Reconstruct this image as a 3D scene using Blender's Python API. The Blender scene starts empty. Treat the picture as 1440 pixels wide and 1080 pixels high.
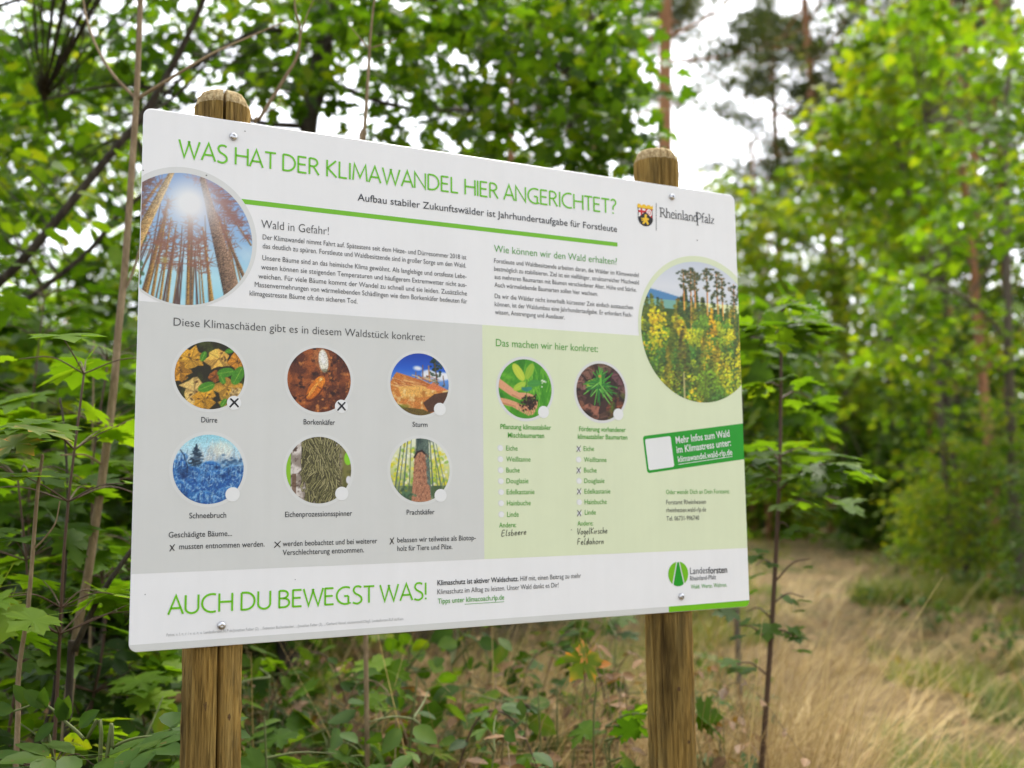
import bpy, math, random
import numpy as np
from mathutils import Vector
random.seed(7); RNG = np.random.default_rng(7)
PI = math.pi
SC = bpy.context.scene
COL = SC.collection

# ------------------------------------------------------------------ camera, world, sun, exposure
CAM_H = 1.30
M = np.array([[9.99922022e-01, -1.24879635e-02, 0.0],
              [1.35770447e-03, 1.08712570e-01, 9.94072298e-01],
              [-1.24139385e-02, -9.93994783e-01, 1.08721048e-01]])
cam_data = bpy.data.cameras.new('camera'); cam = bpy.data.objects.new('camera', cam_data); COL.objects.link(cam)
cam_data.sensor_width = 36.0; cam_data.lens = 36.0; cam_data.clip_start = 0.05; cam_data.clip_end = 2000.0
from mathutils import Matrix
cam.matrix_world = Matrix(((M[0][0], -M[0][1], -M[0][2], 0), (M[1][0], -M[1][1], -M[1][2], 0), (M[2][0], -M[2][1], -M[2][2], CAM_H), (0, 0, 0, 1)))
cam_data.dof.use_dof = True; cam_data.dof.focus_distance = 1.66; cam_data.dof.aperture_fstop = 3.0
SC.camera = cam

SUN_EL, SUN_AZ = math.radians(60), math.radians(16)      # azimuth clockwise from +Y
world = bpy.data.worlds.new("World"); SC.world = world; world.use_nodes = True
wn = world.node_tree.nodes; wl = world.node_tree.links
bg = wn['Background']
sky = wn.new('ShaderNodeTexSky'); sky.sky_type = 'NISHITA'; sky.sun_disc = False
sky.sun_elevation = SUN_EL; sky.sun_rotation = SUN_AZ; sky.air_density = 1.0; sky.dust_density = 4.0; sky.ozone_density = 1.0
hs = wn.new('ShaderNodeHueSaturation'); hs.inputs['Saturation'].default_value = 0.28; hs.inputs['Value'].default_value = 1.0
wl.new(sky.outputs[0], hs.inputs['Color']); wl.new(hs.outputs[0], bg.inputs['Color']); bg.inputs['Strength'].default_value = 0.15
sun_d = bpy.data.lights.new('sun', 'SUN'); sun_d.energy = 1.0; sun_d.angle = math.radians(14); sun_d.color = (1.0, 0.94, 0.82)
sun = bpy.data.objects.new('sun', sun_d); COL.objects.link(sun)
sdir = Vector((math.sin(SUN_AZ) * math.cos(SUN_EL), math.cos(SUN_AZ) * math.cos(SUN_EL), math.sin(SUN_EL)))
sun.rotation_euler = sdir.to_track_quat('Z', 'Y').to_euler()
vs = SC.view_settings; vs.view_transform = 'Standard'; vs.look = 'None'; vs.gamma = 1.0; vs.exposure = 1.9; vs.use_curve_mapping = False
SC.cycles.use_denoising = True
SC.cycles.max_bounces = 8; SC.cycles.diffuse_bounces = 3; SC.cycles.glossy_bounces = 2; SC.cycles.transmission_bounces = 4; SC.cycles.transparent_max_bounces = 4
SC.cycles.caustics_reflective = False; SC.cycles.caustics_refractive = False

# ------------------------------------------------------------------ general helpers
def ray(px, py): return M @ np.array([(px - 720) / 1440.0, (py - 540) / 1440.0, 1.0])
def at(px, py, Y):
    """world point on the sight line of a photo pixel at distance Y in front"""
    d = ray(px, py); return np.array([0, 0, CAM_H]) + d * (Y / d[1])
def onground(px, py):
    d = ray(px, py); return np.array([0, 0, CAM_H]) - d * (CAM_H / d[2])

def tag(o, label=None, cat=None, group=None, kind=None):
    if label: o['label'] = label
    if cat: o['category'] = cat
    if group: o['group'] = group
    if kind: o['kind'] = kind
    return o
def empty(name, loc=(0, 0, 0), rz=0.0, parent=None):
    o = bpy.data.objects.new(name, None); COL.objects.link(o); o.location = loc; o.rotation_euler = (0, 0, rz); o.empty_display_size = 0.1
    if parent: o.parent = parent
    return o
def link(name, me, mat, parent=None, loc=None):
    o = bpy.data.objects.new(name, me); COL.objects.link(o)
    if mat and not me.materials: me.materials.append(mat)
    if parent: o.parent = parent
    if loc is not None: o.location = loc
    return o
def copy_tree(o, parent=None):
    c = o.copy(); COL.objects.link(c)
    if parent: c.parent = parent
    for ch in list(o.children): copy_tree(ch, c)
    return c
def np_mesh(name, V, F, smooth=False, tint=None, color=None):
    """V (n,3); F list of equal-length index arrays [(m,3) and/or (m,4)]; tint per vertex; color per vertex rgb"""
    me = bpy.data.meshes.new(name)
    V = np.asarray(V, np.float32); F = [np.asarray(f, np.int32) for f in F if len(f)]
    me.vertices.add(len(V)); me.vertices.foreach_set('co', V.ravel())
    loops = np.concatenate([f.ravel() for f in F]); tot = np.concatenate([np.full(len(f), f.shape[1], np.int32) for f in F])
    start = np.concatenate([[0], np.cumsum(tot)[:-1]]).astype(np.int32)
    me.loops.add(len(loops)); me.loops.foreach_set('vertex_index', loops)
    me.polygons.add(len(tot)); me.polygons.foreach_set('loop_start', start); me.polygons.foreach_set('loop_total', tot)
    me.polygons.foreach_set('use_smooth', np.full(len(tot), bool(smooth)))
    if tint is not None:
        a = me.attributes.new('tint', 'FLOAT', 'POINT'); a.data.foreach_set('value', np.asarray(tint, np.float32))
    if color is not None:
        a = me.attributes.new('print', 'FLOAT_COLOR', 'POINT'); a.data.foreach_set('color', np.c_[color, np.ones(len(V))].astype(np.float32).ravel())
    me.update(calc_edges=True); me.validate()
    return me
class MB:
    """collects vertices, quads and triangles into one mesh"""
    def __init__(s): s.V = []; s.Q = []; s.T = []; s.n = 0; s.tint = []
    def add(s, V, Q=(), T=(), tint=0.5):
        V = np.asarray(V, float).reshape(-1, 3)
        if len(Q): s.Q.append(np.asarray(Q, int) + s.n)
        if len(T): s.T.append(np.asarray(T, int) + s.n)
        s.V.append(V); s.n += len(V); s.tint.append(np.broadcast_to(np.asarray(tint, float), (len(V),)))
    def tube(s, P, R, sides=6, tint=0.5, cap=True):
        P = np.asarray(P, float); R = np.broadcast_to(np.asarray(R, float), (len(P),)); n = len(P)
        D = np.gradient(P, axis=0); D /= np.linalg.norm(D, axis=1)[:, None] + 1e-12
        up = np.array([0, 0, 1.0]) if abs(D[0][2]) < 0.9 else np.array([1.0, 0, 0])
        U = np.cross(D, up); U /= np.linalg.norm(U, axis=1)[:, None] + 1e-9; W = np.cross(D, U)
        a = np.arange(sides) / sides * 2 * PI
        ring = P[:, None, :] + R[:, None, None] * (U[:, None, :] * np.cos(a)[None, :, None] + W[:, None, :] * np.sin(a)[None, :, None])
        i = np.arange(n - 1)[:, None] * sides; j = np.arange(sides)[None, :]; k = (j + 1) % sides
        Q = np.stack([i + j, i + k, i + sides + k, i + sides + j], -1).reshape(-1, 4)
        V = ring.reshape(-1, 3); T = []
        if cap:
            V = np.vstack([V, P[-1] + D[-1] * R[-1]]); e = (n - 1) * sides; T = [(e + q, e + (q + 1) % sides, n * sides) for q in range(sides)]
        s.add(V, Q, T, tint)
    def mesh(s, name, smooth=True, tint=False):
        return np_mesh(name, np.vstack(s.V), ([np.vstack(s.Q)] if s.Q else []) + ([np.vstack(s.T)] if s.T else []), smooth, np.concatenate(s.tint) if tint else None)
    def build(s, name, mat, parent=None, smooth=True, tint=False): return link(name, s.mesh(name, smooth, tint), mat, parent)
def spline(P, n=8):
    """Catmull-Rom through points"""
    P = np.asarray(P, float); P = np.vstack([2 * P[0] - P[1], P, 2 * P[-1] - P[-2]]); out = []
    for i in range(1, len(P) - 2):
        for t in np.linspace(0, 1, n, endpoint=False):
            a, b, c, d = P[i - 1], P[i], P[i + 1], P[i + 2]
            out.append(0.5 * (2 * b + (c - a) * t + (2 * a - 5 * b + 4 * c - d) * t * t + (3 * b - a - 3 * c + d) * t ** 3))
    out.append(P[-2]); return np.array(out)
def lin(c): c = np.asarray(c, float) / 255.0; return np.where(c <= 0.04045, c / 12.92, ((c + 0.055) / 1.055) ** 2.4)

# ------------------------------------------------------------------ materials
def mat(name, rgb, rough=0.5, spec=0.4, metal=0.0):
    m = bpy.data.materials.new(name); m.use_nodes = True; b = m.node_tree.nodes['Principled BSDF']
    b.inputs['Base Color'].default_value = (*rgb, 1); b.inputs['Roughness'].default_value = rough; b.inputs['Specular IOR Level'].default_value = spec; b.inputs['Metallic'].default_value = metal
    return m
def nd(m, t, **kw):
    n = m.node_tree.nodes.new(t)
    for k, v in kw.items(): setattr(n, k, v)
    return n
def lk(m, a, b): m.node_tree.links.new(a, b)
def ramp(m, fac, stops):
    r = nd(m, 'ShaderNodeValToRGB'); e = r.color_ramp.elements
    while len(e) > 1: e.remove(e[-1])
    e[0].position = stops[0][0]; e[0].color = (*stops[0][1], 1)
    for p, c in stops[1:]: x = e.new(p); x.color = (*c, 1)
    if fac is not None: lk(m, fac, r.inputs[0])
    return r.outputs[0]
def noise(m, scale, detail=4, rough=0.6, vec=None, dist=0.0):
    n = nd(m, 'ShaderNodeTexNoise'); n.inputs['Scale'].default_value = scale; n.inputs['Detail'].default_value = detail; n.inputs['Roughness'].default_value = rough; n.inputs['Distortion'].default_value = dist
    if vec is not None: lk(m, vec, n.inputs['Vector'])
    return n.outputs[0]
def objvec(m, sc=(1, 1, 1)):
    t = nd(m, 'ShaderNodeTexCoord'); g = nd(m, 'ShaderNodeMapping'); g.inputs['Scale'].default_value = sc; lk(m, t.outputs['Object'], g.inputs['Vector']); return g.outputs[0]
def mixc(m, fac, a, b, mode='MIX'):
    x = nd(m, 'ShaderNodeMix', data_type='RGBA', blend_type=mode)
    for k, v in ((0, fac), (6, a), (7, b)):
        if hasattr(v, 'node'): lk(m, v, x.inputs[k])
        else: x.inputs[k].default_value = v if k == 0 else (*v, 1)
    return x.outputs[2]
def bump(m, h, strength=0.3, dist=0.01):
    b = nd(m, 'ShaderNodeBump'); b.inputs['Strength'].default_value = strength; b.inputs['Distance'].default_value = dist; lk(m, h, b.inputs['Height'])
    lk(m, b.outputs[0], m.node_tree.nodes['Principled BSDF'].inputs['Normal'])
def setc(m, sock): lk(m, sock, m.node_tree.nodes['Principled BSDF'].inputs['Base Color'])
def leaf_mat(name, stops, trans=0.45, tcol=(1.5, 1.48, 0.45), spots=None, rough=0.52, spec=0.16):
    """leaf: colour runs along the per-leaf tint, light shines through"""
    m = mat(name, (0.1, 0.2, 0.03), rough, spec); n = m.node_tree.nodes; b = n['Principled BSDF']
    a = nd(m, 'ShaderNodeAttribute', attribute_name='tint')
    c = ramp(m, a.outputs['Fac'], stops)
    if spots:
        sp = ramp(m, noise(m, 46, 3, .6, objvec(m)), [(.66, (0, 0, 0)), (.72, (1, 1, 1))]); c = mixc(m, sp, c, spots)
    lk(m, c, b.inputs['Base Color'])
    t = nd(m, 'ShaderNodeBsdfTranslucent'); lk(m, mixc(m, 1.0, c, tcol, 'MULTIPLY'), t.inputs['Color'])
    mx = nd(m, 'ShaderNodeMixShader'); mx.inputs[0].default_value = trans
    lk(m, b.outputs[0], mx.inputs[1]); lk(m, t.outputs[0], mx.inputs[2]); lk(m, mx.outputs[0], n['Material Output'].inputs['Surface'])
    return m

# ------------------------------------------------------------------ the information sign
BO = np.array([-0.57485661, 1.55622849, CAM_H - 0.22476276]); BX = np.array([0.894443706, 0.447180564, 0.0]); BN = np.array([0.447180564, -0.894443706, 0.0])
BW, BH, BZ = 1.1662735, 0.841, BO[2]
def uv(px, py):
    d = ray(px, py); c = np.array([0, 0, CAM_H]); t = ((BO - c) @ BN) / (d @ BN); p = c + d * t - BO
    return np.array([p @ BX, p[2]])
sign = empty('information_sign', (BO[0], BO[1], 0), math.atan2(BX[1], BX[0]))
tag(sign, 'white and green forest information board bolted to two round wooden posts', 'sign')

# printed materials
def print_mat(name, srgb, k=0.78):
    m = mat(name, tuple(lin(srgb) * k), 0.34, 0.4)
    v = objvec(m); f = ramp(m, noise(m, 9.0, 6, 0.65, v), [(0.3, tuple(lin(srgb) * k * 0.965)), (0.6, tuple(lin(srgb) * k))])
    w = objvec(m, (38, 38, 1.6)); f2 = ramp(m, noise(m, 1.0, 5, 0.6, w), [(0.36, (0.982, 0.982, 0.978)), (0.62, (1, 1, 1))])
    setc(m, mixc(m, 1.0, f, f2, 'MULTIPLY')); return m
P_WHITE = print_mat('panel_white', (250, 251, 251), 0.81)
P_GREY = print_mat('panel_grey', (228, 230, 226))
P_PALE = print_mat('panel_pale_green', (236, 246, 208))
P_RING = print_mat('ring_grey', (234, 236, 233))
P_LIME = print_mat('lime_green', (122, 203, 8))
P_GREEN = print_mat('signal_green', (10, 165, 28))
P_TITLE = print_mat('title_green', (108, 194, 8), 0.95)
P_TXTG = print_mat('text_green', (72, 165, 36), 0.85)
P_TEXT = print_mat('text_grey', (64, 66, 68), 0.8)
P_BODY = print_mat('body_grey', (74, 76, 78), 0.8)
P_FAINT = print_mat('faint_grey', (176, 178, 178), 0.8)
P_BLACK = print_mat('ink_black', (18, 18, 24), 0.9)
P_NAVY = print_mat('text_dark', (36, 42, 50), 0.9)
m_ph = mat('photo_print', (0.5, 0.5, 0.5), 0.42, 0.35)
_a = nd(m_ph, 'ShaderNodeAttribute', attribute_name='print'); setc(m_ph, _a.outputs['Color'])
M_SCREW = mat('screw_steel', (0.55, 0.55, 0.56), 0.28, 0.5, 1.0)

def flat(name, polys, mt, y, parent, kind=None):
    """flat polygons (u,v lists, simple) on the board face at depth y"""
    from mathutils.geometry import tessellate_polygon
    mb = MB()
    for p in polys:
        V = [Vector((q[0], y, q[1] + BZ)) for q in p]
        T = tessellate_polygon([V]); V3 = np.array([tuple(v) for v in V]); T = np.array(T)
        # face the camera (-y)
        for i, t in enumerate(T):
            a, b, c = V3[t]
            if np.cross(b - a, c - a)[1] > 0: T[i] = t[::-1]
        mb.add(V3, T=T)
    return mb.build(name, mt, parent, smooth=False)
def circ(c, rx, ry=None, n=64, a0=0, a1=2 * PI):
    ry = ry or rx; return [(c[0] + rx * math.cos(a), c[1] + ry * math.sin(a)) for a in np.linspace(a0, a1, n, endpoint=abs(a1 - a0 - 2 * PI) > 1e-6)]
def rrect(x0, z0, x1, z1, r, n=8):
    out = []
    for cx, cz, a in ((x1 - r, z1 - r, 0), (x0 + r, z1 - r, PI / 2), (x0 + r, z0 + r, PI), (x1 - r, z0 + r, 1.5 * PI)):
        out += [(cx + r * math.cos(a + t), cz + r * math.sin(a + t)) for t in np.linspace(0, PI / 2, n)]
    return out
def clip_u(poly, lo=0.0004, hi=BW - 0.0004): return [(min(max(u, lo), hi), v) for u, v in poly]

# the panel: rounded composite sheet 4 mm thick with a tiny edge chamfer
ol = np.array(rrect(0, 0, BW, BH, 0.0125, 10)); inn = np.array(rrect(0.0007, 0.0007, BW - 0.0007, BH - 0.0007, 0.0118, 10)); n = len(ol)
mb = MB()
rings = [(inn, 0.0), (ol, 0.0007), (ol, 0.0035), (inn, 0.0042)]
V = np.vstack([np.c_[r[:, 0], np.full(n, y), r[:, 1] + BZ] for r, y in rings])
i = np.arange(n); Q = np.vstack([np.c_[k * n + i, k * n + (i + 1) % n, (k + 1) * n + (i + 1) % n, (k + 1) * n + i] for k in range(3)])
mid = np.array([[BW / 2, 0, BH / 2 + BZ], [BW / 2, 0.0042, BH / 2 + BZ]])
V = np.vstack([V, mid]); T = np.vstack([np.c_[np.full(n, 4 * n), (i + 1) % n, i], np.c_[np.full(n, 4 * n + 1), 3 * n + i, 3 * n + (i + 1) % n]])
mb.add(V, Q, T); panel = mb.build('panel', P_WHITE, sign, smooth=False)

L1, L2, L3, L4, L5, L6 = [-0.00013 * k for k in range(1, 7)]
def U(*p): return [tuple(uv(*q)) for q in p]
vg_top = float(np.mean([uv(294, 430)[1], uv(678, 456.8)[1]])); vg_bot = float(np.mean([uv(184.8, 806.4)[1], uv(681, 786.4)[1], uv(1051.4, 771)[1]]))
u_mid = float(np.mean([uv(678, 457)[0], uv(681, 786)[0]]))
v_strip = float(np.mean([uv(183.6, 906.3)[1], uv(940.3, 853.6)[1]])); u_strip = uv(940.3, 853.6)[0]
print('grey field', vg_top, vg_bot, u_mid, 'strip', v_strip, u_strip)
flat('grey_field', [[(0.0006, vg_bot), (u_mid, vg_bot), (u_mid, vg_top), (0.0006, vg_top)]], P_GREY, L1, panel)
flat('pale_green_field', [[(u_mid + 0.0001, vg_bot), (BW - 0.0006, vg_bot), (BW - 0.0006, vg_top), (u_mid + 0.0001, vg_top)]], P_PALE, L1, panel)
def bottom_corner(r0):
    return [(BW - 0.0007 - r0 + r0 * math.sin(t), 0.0007 + r0 - r0 * math.cos(t)) for t in np.linspace(0, PI / 2, 10)]
flat('grey_strip', [[(u_strip, 0.0008), (u_strip, v_strip)] + [(0.0126 - 0.0118 * math.cos(t), 0.0126 - 0.0118 * math.sin(t)) for t in np.linspace(0.12, PI / 2, 8)]], P_GREY, L1, panel)
flat('lime_strip', [[(u_strip, 0.0008)] + bottom_corner(0.0118) + [(BW - 0.0007, v_strip), (u_strip, v_strip)]], P_LIME, L1 * 1.3, panel)

# big title bar
bl, br = uv(337.5, 282), uv(868.3, 344); bt, bb = uv(868.3, 341.1)[1], uv(868.3, 346.9)[1]
flat('lime_bar', [[(bl[0] - 0.03, bb), (br[0], bb), (br[0], bt), (bl[0] - 0.03, bt)]], P_LIME, L1, panel)

# ---- pictures: painted pigments on a fine grid, cut to a circle
class Cv:
    def __init__(s, n, seed, bgc=(128, 128, 128)):
        s.n = n; s.rng = np.random.default_rng(seed); s.im = np.ones((n, n, 3)) * np.array(bgc, float)
        a = np.linspace(-1, 1, n); s.X, s.Y = np.meshgrid(a, a)          # Y up
    def mix(s, mask, col):
        mask = np.clip(mask, 0, 1)[..., None]; s.im = s.im * (1 - mask) + np.asarray(col, float) * mask
    def vgrad(s, stops):
        ys = [q[0] for q in stops]
        for k in range(3): s.im[..., k] = np.interp(s.Y, ys, [q[1][k] for q in stops])
    def noise(s, f, fy=None, octv=4):
        fy = fy or f; out = np.zeros((s.n, s.n)); amp = 1.0; tot = 0
        for o in range(octv):
            gx, gy = max(2, int(f * 2 ** o) + 2), max(2, int(fy * 2 ** o) + 2); g = s.rng.random((gy, gx))
            x = (s.X + 1) / 2 * (gx - 1.001); y = (s.Y + 1) / 2 * (gy - 1.001); xi, yi = x.astype(int), y.astype(int); fx, fy2 = x - xi, y - yi
            fx = fx * fx * (3 - 2 * fx); fy2 = fy2 * fy2 * (3 - 2 * fy2)
            out += amp * ((g[yi, xi] * (1 - fx) + g[yi, xi + 1] * fx) * (1 - fy2) + (g[yi + 1, xi] * (1 - fx) + g[yi + 1, xi + 1] * fx) * fy2); tot += amp; amp *= 0.55
        return out / tot
    def win(s, x0, x1, y0, y1):
        n = s.n; f = lambda v: int(np.clip((v + 1) / 2 * (n - 1), 0, n - 1))
        return slice(f(y0), f(y1) + 2), slice(f(x0), f(x1) + 2)
    def line(s, p, q, w0, w1, col, a=1.0, tex=0.0):
        m = max(w0, w1) + 4.0 / s.n; sy, sx = s.win(min(p[0], q[0]) - m, max(p[0], q[0]) + m, min(p[1], q[1]) - m, max(p[1], q[1]) + m)
        X, Y = s.X[sy, sx], s.Y[sy, sx]; d = np.array(q, float) - p; L = d @ d + 1e-9
        t = np.clip(((X - p[0]) * d[0] + (Y - p[1]) * d[1]) / L, 0, 1); dist = np.hypot(X - p[0] - t * d[0], Y - p[1] - t * d[1]); w = w0 + (w1 - w0) * t
        mk = np.clip((w - dist) * s.n / 2 + 0.5, 0, 1)[..., None] * a; c = np.asarray(col, float)
        if tex:
            side = np.clip(((X - p[0]) * d[1] - (Y - p[1]) * d[0]) / math.sqrt(L) / (w + 1e-6), -1, 1)
            c = c * (1 + tex * (s.rng.random(X.shape) - 0.5) + 0.35 * side)[..., None]
        s.im[sy, sx] = s.im[sy, sx] * (1 - mk) + c * mk
    def path(s, P, w0, w1, col, a=1.0):
        n = len(P) - 1
        for i in range(n): s.line(P[i], P[i + 1], w0 + (w1 - w0) * i / n, w0 + (w1 - w0) * (i + 1) / n, col, a)
    def ell(s, c, rx, ry, col, rot=0.0, a=1.0, soft=1.0):
        m = max(rx, ry) * (1 + soft * 0.0) + 4.0 / s.n; sy, sx = s.win(c[0] - m, c[0] + m, c[1] - m, c[1] + m)
        X, Y = s.X[sy, sx] - c[0], s.Y[sy, sx] - c[1]; x = X * math.cos(rot) + Y * math.sin(rot); y = -X * math.sin(rot) + Y * math.cos(rot)
        r = np.hypot(x / rx, y / ry); mk = (np.clip((1 - r) * min(rx, ry) * s.n / 2 / soft + 0.5, 0, 1) * a)[..., None]
        s.im[sy, sx] = s.im[sy, sx] * (1 - mk) + np.asarray(col, float) * mk
    def poly(s, P, col, a=1.0, tex=0.0):
        P = np.asarray(P, float); sy, sx = s.win(P[:, 0].min(), P[:, 0].max(), P[:, 1].min(), P[:, 1].max()); ss = 2.0 / s.n / 4
        X, Y = s.X[sy, sx], s.Y[sy, sx]; cov = np.zeros(X.shape)
        for ox, oy in ((-ss, -ss), (ss, -ss), (-ss, ss), (ss, ss)):
            ins = np.zeros(X.shape, bool); x, y = X + ox, Y + oy
            for i in range(len(P)):
                x1, y1 = P[i]; x2, y2 = P[(i + 1) % len(P)]
                if y1 == y2: continue
                c = ((y1 > y) != (y2 > y)) & (x < (x2 - x1) * (y - y1) / (y2 - y1) + x1); ins ^= c
            cov += ins * 0.25
        mk = (cov * a)[..., None]; c = np.asarray(col, float) * (1 + tex * (s.rng.random(X.shape) - 0.5))[..., None]
        s.im[sy, sx] = s.im[sy, sx] * (1 - mk) + c * mk
    def speck(s, mask, amp):
        s.im *= (1 + amp * (s.rng.random((s.n, s.n)) - 0.5) * np.clip(mask, 0, 1))[..., None]

def pic_dead_forest(n=150):
    c = Cv(n, 3); R = c.rng
    c.vgrad([(-1, (150, 214, 236)), (-.55, (186, 228, 242)), (-.1, (150, 190, 228)), (.4, (140, 172, 224)), (1, (112, 146, 206))])
    c.mix((c.noise(4) - .5) * 2.0 * (c.Y < 0), (236, 244, 248))
    for k in range(30):                                        # thin far trunks, converging upwards
        x = R.uniform(-1, 1); y1 = R.uniform(-.2, .5); xt = x * .62 + R.normal(0, .03) + .02
        c.line((x * .98, -1), (xt, y1), .012 + .01 * R.random(), .006, R.choice([(112, 78, 52), (150, 106, 62), (92, 64, 58)]))
    def twigs(x0, y0, x1, y1, m, L, col):
        for k in range(m):
            t = R.random(); x, y = x0 + (x1 - x0) * t, y0 + (y1 - y0) * t; a = R.choice([-1, 1]) * R.uniform(.3, 1.3); l = L * R.uniform(.4, 1) * (1.2 - t)
            e = (x + l * math.sin(a), y + l * math.cos(a) * .5 - .03); c.line((x, y), e, .009, .004, col, .8)
            for q in range(3):
                u = R.random(); m2 = (x + (e[0] - x) * u, y + (e[1] - y) * u); c.line(m2, (m2[0] + R.normal(0, .07), m2[1] + R.normal(0, .07)), .007, .004, col, .65)
    for x, y0, xt, y1, w in ((-.54, -.88, -.24, .57, .032), (-.45, -1, -.27, .35, .026), (.06, -1, .06, .46, .026), (.12, -1, .1, .3, .02), (.42, -.95, .26, .2, .03), (.9, -.55, .45, .45, .03), (-.22, -1, -.13, .15, .014), (-.33, -1, -.2, .3, .02), (.3, -1, .2, .05, .014), (.75, -.85, .5, .3, .03), (-.85, -.75, -.45, .3, .02), (-.98, -.2, -.35, .85, .035), (.98, .0, .55, .6, .014)):
        c.line((x, y0), (xt, y1), w, w * .4, R.choice([(150, 104, 50), (120, 84, 56), (168, 116, 50)]), 1, .5)
        twigs(x + (xt - x) * .45, y0 + (y1 - y0) * .45, xt, y1, 26, .2, (138, 84, 66))
    twigs(-1, .1, -.5, .9, 130, .5, (112, 74, 66)); twigs(.4, .8, .95, .1, 60, .36, (140, 88, 80)); twigs(-.95, -.1, -.7, .25, 40, .25, (120, 66, 44)); twigs(.1, .95, .6, .75, 24, .3, (150, 104, 112))
    for k in range(14): c.ell((-.66 + R.normal(0, .06), -.38 + R.normal(0, .12)), .04, .03, (52, 84, 40), R.random() * 3, .8)
    c.line((-.98, -.82), (-.2, 1.0), .115, .035, (186, 136, 78), 1, .6); c.line((.72, -.8), (.24, .95), .135, .04, (126, 92, 72), 1, .7)
    for k in range(120):
        t = R.random(); x, y = -.98 + .78 * t, -.82 + 1.82 * t; c.ell((x + R.normal(0, .04 * (1.1 - t)), y), .012, .008, R.choice([(112, 76, 42), (214, 170, 108)]), 0, .7)
        x, y = .72 - .48 * t, -.8 + 1.75 * t; c.ell((x + R.normal(0, .05 * (1.1 - t)), y), .014, .01, R.choice([(80, 58, 48), (160, 118, 84)]), 0, .7)
    g = np.exp(-(((c.X - .06) / .36) ** 2 + ((c.Y - .55) / .36) ** 2)); c.mix(g * 1.15, (255, 250, 250))
    g = np.exp(-(((c.X - .25) / .5) ** 2 + ((c.Y - .45) / .55) ** 2)); c.mix(g * .2, (255, 206, 212)); c.im = 255 * (np.clip(c.im, 0, 255) / 255) ** .86; c.im[..., 0] *= .95
    c.ell((-.28, -.35), .05, .05, (210, 220, 110), 0, .35, 3)
    return c
def pic_landscape(n=150):
    c = Cv(n, 5); R = c.rng
    c.vgrad([(-1, (40, 70, 20)), (.3, (206, 216, 226)), (.6, (226, 230, 236)), (1, (206, 214, 226))])
    c.poly([(-1, .1), (-1, .5), (-.85, .56), (-.6, .52), (-.35, .47), (-.1, .42), (.4, .3), (1, .2), (1, .1)], (86, 142, 190))
    c.mix((c.Y < .3) * 1.0, (34, 56, 22))
    def conifer(x, y, h, w, col):
        for k in range(int(26 + h * 60)):
            t = R.random() ** .8; yy = y + h * (1 - t); ww = w * t
            c.ell((x + R.uniform(-1, 1) * ww, yy - .3 * abs(R.normal(0, .02))), .016 + .01 * R.random(), .012, np.array(col) * R.uniform(.45, 1.3), R.uniform(-.5, .5), .9)
    def round_tree(x, y, r, col, m=60, tall=1.0):
        for k in range(m):
            a = R.uniform(0, 2 * PI); q = r * math.sqrt(R.random()); dx, dy = q * math.cos(a), q * math.sin(a) * tall
            light = .75 + .5 * (dy / (r * tall) * .5 + .5 - .3 * dx / r * .3); c.ell((x + dx, y + dy), .017, .014, np.clip(np.array(col) * light * R.uniform(.6, 1.25), 0, 255), 0, .9)
    def tallpine(x, y0, y1, lean=0):
        c.line((x, y0), (x + lean, y1), .014, .009, (196, 132, 70), 1, .4)
        for k in range(46):
            t = R.random(); y = y1 - (y1 - y0) * .5 * t ** 1.3; w = .05 + .05 * math.sin(min(1, t * 1.6) * PI)
            c.ell((x + lean + R.normal(0, w * .7), y), .022, .013, R.choice([(58, 74, 40), (84, 88, 44), (112, 92, 48), (40, 58, 36)]), R.uniform(-.5, .5), .85)
    for k in range(46):
        x = R.uniform(-1, 1); conifer(x, .16 + R.uniform(-.1, .06), R.uniform(.24, .42) - .08 * (x > .2), .07, R.choice([(64, 82, 34), (96, 104, 30), (40, 64, 34), (124, 104, 30)]))
    for x, a, b, l in ((-.27, .3, .86, .0), (-.16, .0, .9, .02), (-.08, .34, .84, .0), (.13, .25, .92, 0.01), (.32, .14, .88, -.02), (.4, .1, .8, .0), (.6, -.1, .72, .01), (.76, .25, .8, .0), (.84, -.2, .6, -.02), (.98, .1, .5, 0)): tallpine(x, a, b, l)
    cols = [(176, 170, 24), (104, 134, 26), (50, 96, 34), (196, 152, 24), (136, 152, 30), (36, 76, 34), (60, 104, 30), (78, 120, 30)]
    for y in np.linspace(.16, -1, 15):
        for x in np.arange(-1, 1.05, .17):
            xx = x + R.normal(0, .06); r = .08 + .07 * (0.2 - y); k = R.integers(0, 8)
            if R.random() < .25: conifer(xx, y - .05, r * 3.4, r * .8, R.choice([(46, 66, 30), (70, 84, 26), (106, 96, 26)]))
            else: round_tree(xx, y + R.normal(0, .03), r, cols[k], 46)
    for y in (-.1, -.35): round_tree(-.72, y + .25, .16, (214, 190, 22), 60)
    conifer(.2, -.05, .4, .1, (226, 150, 20)); conifer(-.3, -.85, .95, .24, (44, 52, 26)); conifer(-.34, -.8, .8, .2, (66, 62, 30))
    round_tree(.82, -.4, .24, (214, 184, 16), 130, 1.5); round_tree(.55, -.6, .24, (190, 184, 24), 110, 1.2); round_tree(.1, -.72, .2, (92, 136, 26), 90); round_tree(-.9, -.3, .1, (40, 84, 30), 40); round_tree(.75, -.85, .26, (150, 172, 30), 110)
    c.line((-.31, -.95), (-.31, -.6), .015, .01, (150, 140, 120)); low = (c.Y < .42)[..., None]; v = np.clip(c.im, 0, 255) / 255; c.im = np.where(low, 255 * np.clip(v ** .72 * np.array([1.08, 1.08, .8]), 0, 1), c.im)
    return c
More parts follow.
